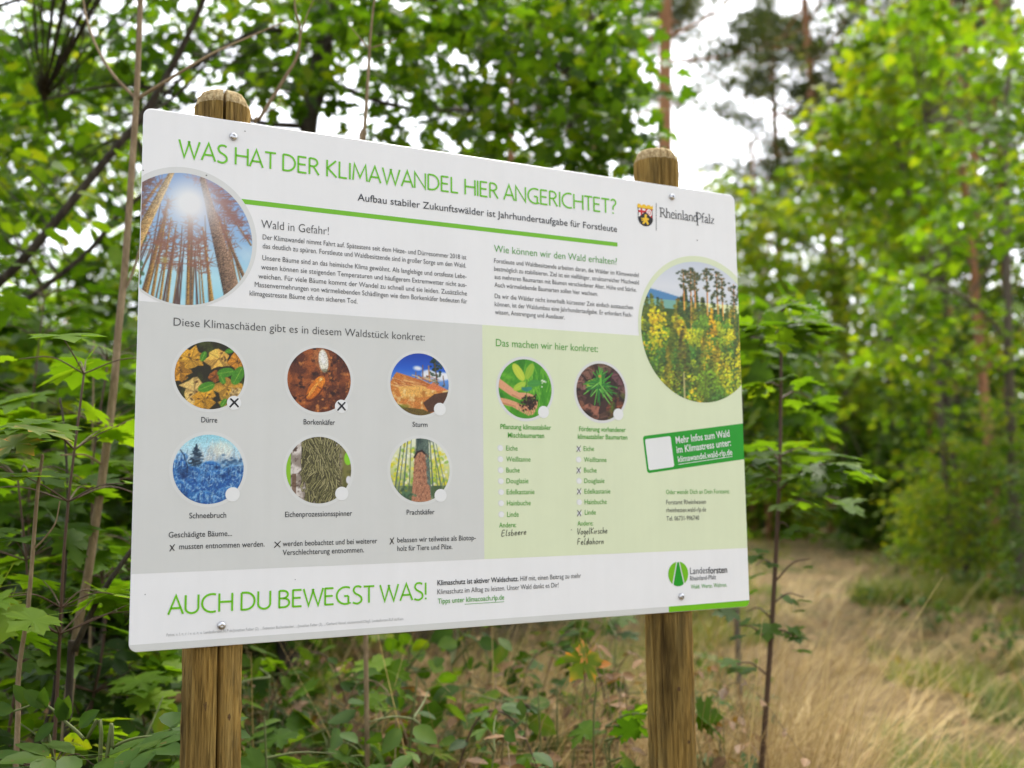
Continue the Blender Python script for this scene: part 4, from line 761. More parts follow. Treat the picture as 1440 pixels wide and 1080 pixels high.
MOTTLE = .07
def VEIN(v): return .16 * np.exp(-(v[:, 0] / .09) ** 2) - .05        # paler along the midrib
def leaves(tpl, P, Hd, Nm, S, tint):
    """instances of a leaf template -> vertices, triangles, per-vertex tint"""
    v, t = tpl; P, Hd, Nm = np.asarray(P, float), np.asarray(Hd, float), np.asarray(Nm, float); n = len(P)
    Hd = Hd / (np.linalg.norm(Hd, axis=1)[:, None] + 1e-9); X = np.cross(Hd, Nm); X /= np.linalg.norm(X, axis=1)[:, None] + 1e-9; Z = np.cross(X, Hd)
    S = np.broadcast_to(np.asarray(S, float), (n,))
    V = P[:, None] + S[:, None, None] * (v[None, :, :1] * X[:, None] + v[None, :, 1:2] * Hd[:, None] + v[None, :, 2:] * Z[:, None])
    T = t[None] + (np.arange(n) * len(v))[:, None, None]
    return V.reshape(-1, 3), T.reshape(-1, 3), (np.clip(tint, 0, 1)[:, None] + VEIN(v)[None] + MOTTLE * np.random.default_rng(3).normal(0, 1, (n, len(v)))).ravel()
class Plant:
    """wood tubes and leaf clusters of one plant, in coordinates local to its base"""
    def __init__(s, seed): s.R = np.random.default_rng(seed); s.wood = MB(); s.nodes = []; s.L = []
    def limb(s, P, r0, r1, n=6, sides=7, keep=True):
        P = spline(P, n) if len(P) > 2 else np.array([np.array(P[0]) + (np.array(P[1]) - P[0]) * t for t in np.linspace(0, 1, n)])
        s.wood.tube(P, np.linspace(r0, r1, len(P)), sides)
        if keep: s.nodes.append(P)
        return P
    def near(s, c):
        N = np.vstack(s.nodes); d = np.linalg.norm(N - c, axis=1) + .6 * np.maximum(0, N[:, 2] - c[2]); return N[np.argmin(d)]
    def cluster(s, c, rad, n, size, tpl, tint=.5, flat=.45, tilt=.55, twig=.004, out=None, var=.28):
        c = np.asarray(c, float); R = s.R
        if twig:
            a = s.near(c); m = (a + c) / 2 + R.normal(0, .04, 3) * np.linalg.norm(c - a); m[2] += .08 * np.linalg.norm(c - a); s.wood.tube(spline([a, m, c], 4), np.linspace(twig * 1.5, twig * .5, 9), 5)
        D = R.normal(0, 1, (n, 3)); D /= np.linalg.norm(D, axis=1)[:, None]; q = D * (R.random((n, 1)) ** .5) * rad; q[:, 2] *= flat
        Hd = q / (rad + 1e-9) + R.normal(0, .5, (n, 3)) + (0 if out is None else np.asarray(out) * .7); Hd[:, 2] = Hd[:, 2] * .35 - .25
        Nm = np.array([0, 0, 1.0]) + R.normal(0, tilt, (n, 3))
        s.L.append((tpl, c + q, Hd, Nm, size * R.uniform(.65, 1.2, n), tint + R.normal(0, var, n)))
    def leaf(s, p, h, nrm, size, tpl, tint): s.L.append((tpl, [p], [h], [nrm], [size], np.array([tint])))
    def build(s, name, label, cat, group, lm, wm, loc=(0, 0, 0), trunk='trunk', crown='crown', mode='tree'):
        o = empty(name, loc); tag(o, label, cat, group)
        if s.wood.V: s.wood.build(trunk, wm, o)
        if s.L:
            V, T, tt, k = [], [], [], 0
            for a in s.L:
                v, t, ti = leaves(*a); V.append(v); T.append(t + k); tt.append(ti); k += len(v)
            link(crown, np_mesh(crown, np.vstack(V), [np.vstack(T)], True, np.concatenate(tt)), lm, o)
        return o
def put(o, x, y, z=0, rz=0, s=1.0, label=None, group=None):
    o.location = (x, y, z); o.rotation_euler = (0, 0, rz); o.scale = (s, s, s)
    if label: o['label'] = label
    if group: o['group'] = group
    return o
def xat(px, Y): return ray(px, 697)[0] / ray(px, 697)[1] * Y

def broadleaf(seed, H, z0, R, ncl, nl, size, tpl, tr, lean=(0, 0), crad=.5, tintv=.22, limbs=9, flat=.5, top=1.0):
    """a broadleaved tree: tapered trunk, limbs, twigs and leaf clumps spread unevenly through the crown"""
    p = Plant(seed); R_ = p.R; n = 8
    tp = [np.array([lean[0] * t ** 1.3 + R_.normal(0, .012 * H) * (t > 0), lean[1] * t ** 1.3 + R_.normal(0, .012 * H) * (t > 0), H * .93 * t]) for t in np.linspace(0, 1, n)]
    p.limb(tp, tr, tr * .22, 5, 9); T = p.nodes[0]
    for k in range(limbs):
        t = z0 / H + (1 - z0 / H) * (k + R_.random()) / limbs * .92; b = T[int(t * (len(T) - 1))]; a = k * 2.4 + R_.normal(0, .4); l = R * R_.uniform(.6, .95) * (1.1 - .55 * max(0, t - .35)); up = R_.uniform(.15, .6) * l
        p.limb([b, b + np.array([math.cos(a), math.sin(a), .25]) * l * .35, b + np.array([math.cos(a) * l * .72, math.sin(a) * l * .72, up * .6]), b + np.array([math.cos(a + .2) * l, math.sin(a + .2) * l, up])], tr * (.42 - .2 * t), tr * .06, 4, 6)
    for k in range(ncl):
        u = R_.random(); z = z0 + (H - z0) * u; prof = (math.sin(PI * min(1, .14 + .86 * u) ** .8)) ** .55 if top < 1.5 else 1.0
        a = R_.uniform(0, 2 * PI); q = R * prof * math.sqrt(R_.uniform(.06, 1)); i = int(np.clip(z / (H * .93), 0, 1) * (len(T) - 1))
        c = np.array([T[i][0] + q * math.cos(a), T[i][1] + q * math.sin(a), z + R_.normal(0, .1)])
        p.cluster(c, crad * R_.uniform(.6, 1.3), max(3, int(nl * R_.uniform(.5, 1.4))), size, tpl, .45 + R_.normal(0, tintv), flat, .6, tr * .07 + .002, (math.cos(a), math.sin(a), 0))
    return p

# ------------------------------------------------------------------ the near maple canopy (its trunk shows just left of the title, its leaves roof the top left)
p = Plant(21); o0 = np.array([xat(405, 5.5), 5.5, 0.0]); W = lambda px, py, Y: at(px, py, Y) - o0
p.limb([(0, 0, -.1), W(412, 700, 5.5), W(424, 330, 5.5), W(434, 180, 5.5), W(447, 100, 5.5), W(450, 20, 5.55), W(460, -120, 5.6), W(470, -420, 5.7)], .066, .026, 6, 10)
p.limb([W(434, 185, 5.5), W(455, 120, 5.45), W(462, 50, 5.4), W(452, -20, 5.4), W(420, -200, 5.2)], .03, .02)
p.limb([W(440, 60, 5.5), W(377, 42, 5.3), W(300, 75, 5.0), W(235, 130, 4.8), W(190, 190, 4.6)], .019, .008)
p.limb([W(433, 178, 5.5), W(363, 172, 5.3), W(300, 150, 5.0), W(180, 120, 4.6), W(60, 140, 4.2)], .02, .006)
p.limb([W(450, 20, 5.5), W(540, -20, 5.4), W(680, 30, 5.3), W(780, 90, 5.4), W(860, 170, 5.6)], .024, .007)
p.limb([W(448, 110, 5.5), W(560, 150, 5.8), W(680, 160, 6.2), W(800, 200, 6.6)], .02, .006)
p.limb([W(452, -60, 5.5), W(330, -80, 5.0), W(160, -40, 4.6), W(-40, 20, 4.4)], .02, .008)
p.limb([W(440, 140, 5.5), W(360, 110, 6), W(200, 60, 6.6), W(20, 80, 7)], .016, .006)
for reg, m in (((-60, 470, -80, 150), 118), ((-80, 240, 120, 330), 60), ((470, 880, -80, 120), 100), ((520, 900, 100, 250), 72), ((330, 560, -60, 120), 40), ((560, 895, -60, 60), 28), ((800, 900, 40, 245), 44), ((-160, 460, -420, -80), 90)):
    for k in range(m):
        px, py, Y = p.R.uniform(reg[0], reg[1]), p.R.uniform(reg[2], reg[3]), p.R.uniform(*((2.6, 6) if reg[3] == -80 else (4.3, 7.4)))  # unseen clusters above the view are added, dense and nearer, to shade the left undergrowth
        p.cluster(W(px, py, Y), .26 * p.R.uniform(.6, 1.4), int(p.R.uniform(7, 22)), .078, T_MAPLE_LO, .45 + p.R.normal(0, .2), .45, .5, .003)
p.build('maple_tree', 'dark-trunked maple behind the top left of the board, its leaves roofing the view', 'tree', None, G_MID, B_DARK, o0)

# leaning dark stems behind the upper left corner
p = Plant(22); o0 = np.array([xat(-190, 3.7), 3.7, 0.0]); W = lambda px, py, Y: at(px, py, Y) - o0
p.limb([(0, 0, -.1), W(-160, 640, 3.7), W(-60, 460, 3.65), W(37, 360, 3.6), W(143, 232, 3.6), W(197, 167, 3.6), W(233, 110, 3.6), W(262, 55, 3.6), W(290, -10, 3.6), W(330, -120, 3.6)], .02, .009, 6, 8)
p.limb([W(-100, 530, 3.7), W(0, 450, 3.8), W(117, 360, 3.9), W(167, 303, 3.9), W(230, 250, 3.9), W(300, 200, 4)], .014, .006)
p.limb([W(197, 167, 3.6), W(240, 140, 3.7), W(285, 95, 3.7), W(300, 60, 3.7)], .006, .003)
for k in range(34):
    px, py, Y = p.R.uniform(-140, 200), p.R.uniform(150, 420), p.R.uniform(3.4, 4.6)
    p.cluster(W(px, py, Y), .2, int(p.R.uniform(4, 9)), .085, T_BROAD, .5 + p.R.normal(0, .2), .4, .5, .002)
p.build('hazel_shrub', 'hazel with dark stems leaning diagonally behind the top left corner of the board', 'shrub', None, G_BRIGHT, B_DARK, o0, 'stems')

# slim light-brown sapling beside the left edge of the board
p = Plant(23); o0 = np.array([at(62, 1400, 2.3)[0], 2.3, 0.0]); W = lambda px, py, Y=2.3: at(px, py, Y) - o0
p.limb([(0, 0, -.05), W(95, 1000), W(125, 800), W(146, 655), W(160, 545), W(166, 470), W(176, 370), W(187, 215), W(192, 137), W(196, 40), W(199, -60), W(204, -260)], .0105, .0055, 8, 9)
p.limb([W(191, 138), W(160, 106, 2.32), W(136, 66, 2.36), W(121, 22, 2.4), W(112, -40, 2.44)], .0042, .0022)
p.limb([W(193, 139), W(240, 110, 2.3), W(297, 76, 2.34), W(350, 52, 2.4), W(400, 30, 2.45)], .0045, .0015)
p.limb([W(175, 408), W(186, 385, 2.3), W(196, 352, 2.3), W(206, 300, 2.32)], .0035, .0018)
p.limb([W(146, 655), W(120, 640, 2.25), W(85, 640, 2.2)], .003, .0015); p.limb([W(150, 620), W(165, 600, 2.25), W(185, 590, 2.25)], .0025, .0015)
for px, py in ((200, -220), (150, -190), (110, -160)): p.cluster(W(px, py), .1, 6, .09, T_MAPLE_LO, .5, .4, .4, .002)
p.build('maple_sapling', 'slim light-brown sapling rising left of the board with a fork near its top left corner', 'sapling', None, G_BRIGHT, B_BROWN, o0, 'stem', 'leaves')

# bare twigs seen above the title
for pts, r, lab in (([(322, 260), (358, 172), (366, 165), (400, 110), (418, 78), (422, 40), (415, 10), (412, -60)], .0042, 'pale bare twig rising behind the left post cap'), ([(508, 300), (512, 195), (517, 120), (520, 66), (524, 20), (532, -40)], .0042, 'thin bare stem with a Y fork above the word KLIMAWANDEL')):
    p = Plant(int(pts[0][0])); Y = 2.5; x0 = at(*pts[0], Y); o0 = np.array([x0[0], Y, 0.0]); W = lambda px, py, YY=Y: at(px, py, YY) - o0
    p.limb([(0.03, 0, -.05)] + [W(*q) for q in pts], r * 1.5, r * .5, 6, 7)
    if pts[0][0] > 400: p.limb([W(520, 68), W(540, 62), W(558, 54)], .002, .001); p.limb([W(520, 70), W(503, 50), W(490, 33)], .002, .001); q = (560, 50)
    else: p.limb([W(372, 158), W(388, 152), W(395, 140)], .0016, .001); p.limb([W(420, 60), W(432, 20), W(450, -20)], .002, .001); q = (440, -40)
    p.build('bare_twig', lab, 'twig', None, G_MID, B_BROWN, o0, 'stem')

# ------------------------------------------------------------------ maple saplings with flat tiers of leaves
def tier_sapling(seed, px, Y, ztop, tiers, lsize, lean=(0, 0), r=.005, spread=.2, tint=.5, tpl=T_MAPLE, dz=.15, per=(5, 8), orange=0):
    """young maple: upright stem, pairs of long-stalked leaves held nearly level in tiers below the tip"""
    p = Plant(seed); R = p.R; P = [np.array([lean[0] * t + R.normal(0, .012) * (t > 0), lean[1] * t + R.normal(0, .012) * (t > 0), ztop * t]) for t in np.linspace(0, 1, 6)]; P[0][2] = -.04
    S = p.limb(P, r, r * .4, 6, 7)
    for k in range(tiers):
        z = ztop - k * dz * R.uniform(.8, 1.2); b = S[np.argmin(abs(S[:, 2] - z))]; n = R.integers(*per); a0 = R.uniform(0, 2 * PI)
        for i in range(n):
            a = a0 + i * 2 * PI / n + R.normal(0, .3); d = np.array([math.cos(a), math.sin(a), 0]); l = spread * R.uniform(.35, 1.0) * (.7 + .3 * min(1, k / 2)); e = b + d * l + np.array([0, 0, R.uniform(.0, .07)])
            p.wood.tube(spline([b, b + d * l * .5 + [0, 0, .03], e], 4), np.linspace(.0018, .0009, 9), 5)
            for q in range(1 if k < 1 else R.integers(1, 4)):
                h = d + R.normal(0, .45, 3); h[2] = -.12 + R.normal(0, .16); p.leaf(e + d * .01 - h * .0 + R.normal(0, .012, 3) * q, h, np.array([0, 0, 1]) + R.normal(0, .22, 3), lsize * R.uniform(.6, 1.15), tpl, tint + R.normal(0, .2))
    return p, (xat(px, Y), Y, 0)
SAP = [  # seed, px, Y, ztop, tiers, leaf size, tint, label
    (31, 66, 2.05, 1.56, 7, .105, .7, 'maple sapling at the left edge with its leaf tiers level with the grey field', G_BRIGHT),
    (32, 128, 2.6, 1.66, 7, .115, .6, 'maple sapling whose leaf tiers overlap the slim brown stem left of the board', G_BRIGHT),
    (33, 10, 2.3, 1.35, 6, .12, .5, 'maple sapling cut by the left border with broad dark leaves', G_MID),
    (34, 176, 2.9, 1.35, 4, .11, .5, 'short maple sapling half hidden behind the left edge of the board', G_MID),
    (36, 30, 3.2, 1.95, 8, .12, .45, 'taller maple sapling standing behind the others at the far left', G_MID)]
for sd, px, Y, zt, tr_, ls, ti, lab, lm in SAP:
    p, loc = tier_sapling(sd, px, Y, zt, tr_, ls, (.03, .02), .0055, .22, ti); p.build('maple_sapling', lab, 'sapling', 'young maples left of the board', lm, B_RED, loc, 'stem', 'leaves')
# the big foreground leaf with an orange edge
p = Plant(37); W = lambda px, py, Y=1.75: at(px, py, Y) - np.array([xat(-60, 1.75), 1.75, 0])
p.limb([(0, 0, -.05), W(-50, 900), W(-30, 700), W(-20, 620)], .005, .0025); p.limb([W(-20, 640), W(0, 625), W(10, 618)], .002, .001, 4)
p.leaf(W(6, 618), (.75, -.35, -.22), (.3, -.5, .8), .075, T_MAPLE, .22); p.leaf(W(20, 600), (.9, .1, -.1), (0, -.1, 1), .1, T_MAPLE, .1); p.leaf(W(-20, 640), (-.5, -.4, -.1), (0, 0, 1), .1, T_MAPLE, .0)
MOTTLE = .22
p.build('maple_seedling', 'maple seedling at the left border with one leaf edged in orange', 'seedling', None, G_ORANGE, B_STEM, (xat(-60, 1.75), 1.75, 0), 'stem', 'leaves'); MOTTLE = .07
# thin dark stems and brown canes at the far left
for pts, Y, r, lab, bm in (([(0, 1300), (22, 1080), (26, 950), (40, 850), (52, 700), (60, 640)], 1.9, .0055, 'brown woody cane at the lower left border', B_BROWN), ([(52, 1250), (58, 1080), (75, 980), (92, 800), (95, 690), (90, 600), (84, 560)], 2.3, .0045, 'thin dark upright stem between the left saplings', B_DARK), ([(84, 1250), (98, 960), (105, 915), (140, 840), (182, 778), (210, 740)], 2.2, .0085, 'thick black stick leaning against the lower left of the board', B_DARK), ([(118, 1300), (124, 1000), (128, 830), (130, 640), (132, 480)], 2.8, .004, 'reddish-brown stem standing behind the slim sapling', B_BROWN)):
    p = Plant(int(pts[0][0] + 5)); e = at(*pts[0], Y); o0 = np.array([e[0], Y, 0]); Q = [at(*q, Y) - o0 for q in pts]; Q[0] = np.array([0, 0, -.04]); p.limb(Q, r, r * .5, 6, 7)
    if Y == 1.9: p.limb([at(50, 770, Y) - o0, at(64, 755, Y) - o0, at(78, 735, Y) - o0, at(84, 705, Y) - o0], .002, .001)
    p.build('woody_stem', lab, 'stem', None, G_MID, bm, o0, 'stem')

# ------------------------------------------------------------------ shrubs and seedlings of the forest floor
def bushy(seed, h, w, ncl, nl, size, tpl, tint=.5, stems=5, flat=.45, crad=.16, low=.12):
    p = Plant(seed); R = p.R
    for k in range(stems):
        a = R.uniform(0, 2 * PI); q = w * R.uniform(.3, .9); p.limb([(R.normal(0, .03), R.normal(0, .03), -.04), (q * .3 * math.cos(a), q * .3 * math.sin(a), h * .4), (q * .75 * math.cos(a), q * .75 * math.sin(a), h * R.uniform(.7, .95))], .004 + .006 * h, .0018, 5, 6)
    for k in range(ncl):
        a = R.uniform(0, 2 * PI); u = R.random(); q = w * math.sqrt(R.random()) * (1 - .45 * max(0, u - .5)); p.cluster((q * math.cos(a), q * math.sin(a), h * (low + (1 - low) * u)), crad * R.uniform(.6, 1.3), max(2, int(nl * R.uniform(.5, 1.4))), size, tpl, tint + R.normal(0, .18), flat, .45, .0016 + .001 * h)
    return p
# elder shrub, lower left, and its neighbours
p = Plant(41); o0 = np.array([xat(95, 1.75), 1.75, 0]); W = lambda px, py, Y=1.75: at(px, py, Y) - o0
for P in ([(140, 1082), (118, 1040), (92, 1015), (60, 990), (20, 1000)], [(148, 1085), (160, 1052), (190, 1038), (225, 1035)], [(60, 1090), (80, 1075), (110, 1068)]): p.limb([np.array([0, 0, -.04])] + [W(*q) for q in P], .004, .0015)
for px, py, hx, hz, s in ((92, 1015, -.1, .6, .055), (66, 995, -.5, .5, .06), (60, 1000, .1, .9, .05), (40, 990, -.5, .8, .05), (110, 1022, .6, .5, .06), (90, 1015, .2, 1, .055), (20, 1000, -1, .2, .06), (76, 1016, -.5, -.5, .05)): p.leaf(W(px, py), (hx, -.25, hz), (.1, -.75, .5), s * .82, T_OVATE, .6 + p.R.normal(0, .15))
for px, py, hx, hy in ((225, 1035, 1, -.3), (200, 1036, .6, .6), (165, 1048, .9, -.6), (150, 1060, -.6, -.5), (110, 1068, .9, -.2), (80, 1075, -.8, -.5), (100, 1085, .3, -.9)): p.leaf(W(px, py), (hx, hy, .12), (0, -.35, 1), .15, T_ELDER, .55 + p.R.normal(0, .15))
p.build('elder_shrub', 'bluish-green elder with feathered leaves in the lower left corner', 'shrub', None, G_DARK, B_STEM, o0, 'stems', 'leaves')
SHR = [  # seed, px, Y, h, w, clusters, leaves, size, template, material, label
    (42, 20, 2.5, .95, .34, 44, 3, .15, T_ELDER, G_DARK, 'feather-leaved bush at the lower left border below the saplings'),
    (43, 135, 2.3, .86, .26, 40, 6, .055, T_BROAD, G_BRIGHT, 'small bush of rounded bright leaves just left of the left post'),
    (44, 215, 2.7, .78, .3, 34, 4, .095, T_MAPLE_LO, G_MID, 'clump of maple seedlings directly behind the left post'),
    (45, -60, 3.4, 1.3, .5, 60, 6, .09, T_MAPLE_LO, G_DARK, 'dark bush behind the saplings at the far left'),
    (46, 110, 3.6, 1.15, .55, 70, 6, .09, T_OVATE, G_DARK, 'dark bush filling the gap below the board left corner'),
    (47, 395, 2.5, .86, .2, 20, 3, .085, T_MAPLE, G_MID, 'maple seedling with drooping leaves right of the left post'),
    (48, 455, 2.7, .7, .22, 22, 4, .10, T_MAPLE, G_MID, 'low maple seedling on the floor below the word BEWEGST'),
    (49, 545, 2.6, .93, .2, 22, 4, .07, T_OVATE, G_BLUE, 'oval-leaved seedling tall enough to touch the lower edge of the board at the centre'),
    (50, 640, 2.45, .84, .18, 24, 4, .062, T_OVATE, G_BLUE, 'seedling with small grey-green leaves in front of the straw, centre'),
    (51, 700, 2.9, .8, .22, 22, 4, .08, T_BROAD, G_MID, 'broad-leaved seedling right of the small grey-green one'),
    (52, 600, 2.3, .55, .22, 26, 5, .055, T_BROAD, G_BRIGHT, 'low bright seedling at the bottom centre'),
    (53, 770, 2.8, .9, .12, 10, 3, .075, T_MAPLE, G_BRIGHT, 'thin seedling reaching the lower edge of the board beside the orange leaf'),
    (54, 885, 2.6, .78, .14, 12, 3, .085, T_MAPLE, G_MID, 'maple seedling just left of the right post'),
    (55, 860, 2.2, .52, .16, 20, 5, .042, T_OVATE, G_GRASS, 'curled pale-leaved weed at the foot of the right post'),
    (56, 340, 3.1, .7, .26, 20, 4, .1, T_MAPLE_LO, G_DARK, 'dark maple clump behind the gap right of the left post'),
    (57, 480, 3.5, .7, .36, 22, 4, .1, T_MAPLE_LO, G_DARK, 'shaded bush in the middle distance below the board'),
    (58, 985, 3.2, .62, .2, 18, 4, .09, T_MAPLE_LO, G_DARK, 'low dark seedling right behind the right post'),
    (59, 720, 3.9, .62, .45, 20, 4, .09, T_MAPLE_LO, G_MID, 'loose green bush behind the straw below the board'),
    (111, 365, 2.9, .9, .16, 16, 3, .08, T_MAPLE, G_MID, 'upright maple seedling right beside the left post, taller than its neighbours'),
    (112, 430, 3.2, .86, .3, 44, 5, .06, T_OVATE, G_DARK, 'dense small-leaved bush under the word DU'),
    (113, 505, 2.8, .82, .16, 14, 3, .09, T_MAPLE, G_BRIGHT, 'bright maple seedling under the letters GST'),
    (114, 580, 3.3, .9, .3, 40, 5, .065, T_BROAD, G_MID, 'broad-leaved bush behind the seedlings at the board centre'),
    (115, 665, 3.4, .9, .28, 30, 5, .06, T_OVATE, G_DARK, 'dark oval-leaved bush in the straw right of centre'),
    (116, 740, 2.5, .72, .2, 22, 4, .055, T_BROAD, G_BLUE, 'low grey-green seedling in the straw left of the orange leaf'),
    (117, 835, 3.4, .92, .24, 22, 4, .075, T_MAPLE, G_DARK, 'dark maple seedling behind the orange leaf'),
    (118, 250, 2.3, .7, .3, 40, 5, .05, T_OVATE, G_DARK, 'dark low bush at the foot of the left post'),
    (119, 160, 2.0, .72, .22, 30, 4, .08, T_MAPLE_LO, G_DARK, 'shaded maple clump at the lower left between elder and post'),
    (60, 1010, 3.0, .8, .14, 9, 3, .09, T_MAPLE, G_DARK, 'few-leaved seedling between the right post and the slender sapling')]
for sd, px, Y, h, w, nc, nl, sz, tp, lm, lab in SHR:
    p = bushy(sd, h, w, nc, nl, sz, tp, .5, 4 if h < 1 else 7); p.build('seedling' if h < .96 else 'bush', lab, 'seedling' if h < .96 else 'bush', 'seedlings and bushes around the posts', lm, B_STEM if h < .96 else B_DARK, (xat(px, Y), Y, 0), 'stems', 'leaves')
# turning maple leaf on its stalk (orange and green)
p = Plant(61); o0 = np.array([xat(830, 2.45), 2.45, 0]); W = lambda px, py, Y=2.45: at(px, py, Y) - o0
p.limb([(0, 0, -.04), W(835, 1060), W(838, 960), W(826, 922)], .003, .0012)
p.leaf(W(830, 915), (-.55, -.35, -.75), (.25, -.95, .3), .085, T_MAPLE, .2); p.leaf(W(826, 920), (-.3, -.5, .25), (.2, -.9, .4), .05, T_MAPLE, .6); p.leaf(W(836, 935), (.8, -.2, .1), (0, -.8, .5), .04, T_OVATE, .95)
MOTTLE = .26
p.build('maple_seedling', 'maple seedling with one green and orange leaf left of the right post', 'seedling', None, G_ORANGE, B_STEM, o0, 'stem', 'leaves'); MOTTLE = .07

# slender maple sapling right of the board
p = Plant(62); o0 = np.array([at(1052, 1330, 2.9)[0], 2.9, 0]); W = lambda px, py, Y=2.9: at(px, py, Y) - o0
p.limb([(0, 0, -.04), W(1066, 1150), W(1074, 1040), W(1082, 930), W(1089, 820), W(1094, 720), W(1097, 640), W(1098, 540), W(1099, 450), W(1100, 425)], .0095, .003, 7, 8)
def spray(a, b, n, size, tint=.6, Y0=2.9, Y1=2.9, tp=T_MAPLE):
    P = p.limb([W(*a, Y0), (W(*a, Y0) + W(*b, Y1)) / 2 + [0, 0, .02], W(*b, Y1)], .003, .0012); d = P[-1] - P[0]
    for k in range(n):
        q = P[int((len(P) - 1) * (.25 + .75 * (k + 1) / n))]; h = d / np.linalg.norm(d) + p.R.normal(0, .6, 3); h[2] = p.R.normal(-.12, .16); p.leaf(q + p.R.normal(0, .02, 3), h, np.array([0, -.12, 1]) + p.R.normal(0, .25, 3), size * .84 * p.R.uniform(.6, 1.15), tp, tint + p.R.normal(0, .18))
for a, b, n, s, Y1 in (((1095, 690), (1172, 650), 9, .12, 2.7), ((1096, 680), (1200, 668), 7, .13, 2.9), ((1096, 670), (1055, 655), 7, .1, 2.75), ((1096, 680), (1062, 690), 5, .1, 3.1), ((1097, 640), (1150, 640), 7, .11, 3.1), ((1097, 650), (1068, 630), 6, .1, 3), ((1095, 715), (1150, 712), 6, .11, 2.75), ((1095, 720), (1180, 700), 5, .12, 3.1), ((1093, 735), (1118, 760), 5, .07, 2.85), ((1099, 470), (1150, 455), 8, .115, 2.8), ((1099, 465), (1060, 462), 7, .11, 2.9), ((1100, 440), (1120, 425), 6, .1, 2.7), ((1099, 480), (1090, 470), 6, .11, 2.6), ((1098, 560), (1140, 560), 5, .1, 3), ((1098, 545), (1065, 550), 6, .1, 2.9), ((1092, 800), (1062, 795), 4, .07, 2.8), ((1090, 818), (1140, 786), 2, .06, 2.9)): spray(a, b, n, s, .6, 2.9, Y1)
p.leaf(W(1190, 655, 2.8), (1, -.3, -.35), (.2, -.2, .9), .11, T_MAPLE, .5); p.leaf(W(1160, 640, 2.75), (1, -.1, 0), (0, -.1, 1), .11, T_MAPLE, .45)
for a, b, n, s, Y1 in (((1083, 905), (1035, 880), 4, .09, 2.8), ((1084, 890), (1125, 905), 4, .08, 2.8), ((1086, 850), (1130, 840), 3, .07, 2.9), ((1085, 870), (1050, 860), 4, .08, 3), ((1080, 950), (1030, 935), 4, .09, 2.8)): spray(a, b, n, s * .85, .35, 2.9, Y1)
p.build('maple_sapling', 'slender maple sapling with a thin dark stem standing alone right of the board', 'sapling', None, G_MID, B_RED, o0, 'stem', 'leaves')
# arching bramble canes and dead stalks between and beside the posts
BR = np.random.default_rng(64)
for k, (px, Y, span, h, lab) in enumerate(((430, 2.7, 160, .82, 'bramble cane arching up beside the left post'), (520, 3.0, -150, .85, 'bramble cane arching left below the middle of the board'), (600, 2.5, 170, .78, 'bramble cane arching right below the words Klimaschutz'), (690, 3.1, 150, .84, 'bramble cane crossing the straw below the board'), (800, 2.8, -140, .74, 'bramble cane bending left near the orange maple leaf'), (870, 3.2, -120, .88, 'bramble cane leaning against the right post'), (235, 2.6, -130, .85, 'bramble cane arching away left of the left post'), (30, 2.6, 120, .8, 'bramble cane rising at the lower left border'))):
    p = Plant(300 + k); s = span / 1440 * Y; P = p.limb([(0, 0, -.04), (s * .1, .03, h * .55), (s * .35, .06, h * .95), (s * .7, .02, h * .98), (s, -.05, h * .72), (s * 1.1, -.08, h * .5)], .0036, .0014, 7, 6)
    for q in P[10::3]: 
        for t in range(3): p.leaf(q + p.R.normal(0, .012, 3), (p.R.normal(0, 1), p.R.normal(0, 1), p.R.normal(-.1, .3)), np.array([0, -.3, 1]) + p.R.normal(0, .3, 3), .055 * p.R.uniform(.6, 1.2), T_OVATE, .5 + p.R.normal(0, .25))
    p.build('bramble', lab, 'bramble', 'bramble canes around the posts', G_MID if k % 2 else G_DARK, B_RED if k % 3 else B_BROWN, (xat(px, Y), Y, 0), 'cane', 'leaves')

for sd, px, Y, h, lab in ((121, 415, 3.0, .78, 'brown withered fern right of the left post'), (122, 560, 3.1, .84, 'brown withered fern below the middle of the board'), (123, 690, 2.8, .74, 'brown withered fern right of the small grey-green seedling'), (124, 790, 3.2, .86, 'brown withered fern behind the orange leaf'), (125, 885, 3.0, .8, 'brown withered fern close to the right post'), (126, 200, 3.0, .85, 'brown withered fern left of the left post')):
    p = Plant(sd)
    for k in range(9):
        a = p.R.uniform(0, 2 * PI); l = p.R.uniform(.25, .5); P = p.limb([(0, 0, -.03), (l * .25 * math.cos(a), l * .25 * math.sin(a), h * .6), (l * .7 * math.cos(a), l * .7 * math.sin(a), h * p.R.uniform(.8, 1.05)), (l * 1.15 * math.cos(a), l * 1.15 * math.sin(a), h * p.R.uniform(.45, .8))], .0026, .001, 7, 5)
        for q in P[7::2]:
            for t in (-1, 1): p.leaf(q, (-math.sin(a) * t, math.cos(a) * t, p.R.normal(-.3, .25)), np.array([0, -.2, 1]) + p.R.normal(0, .4, 3), .05 * p.R.uniform(.5, 1.2), T_OVATE, .3 + p.R.normal(0, .22))
    p.build('withered_fern', lab, 'fern', 'withered ferns below the board', G_DRY, B_BROWN, (xat(px, Y), Y, 0), 'stems', 'leaves')

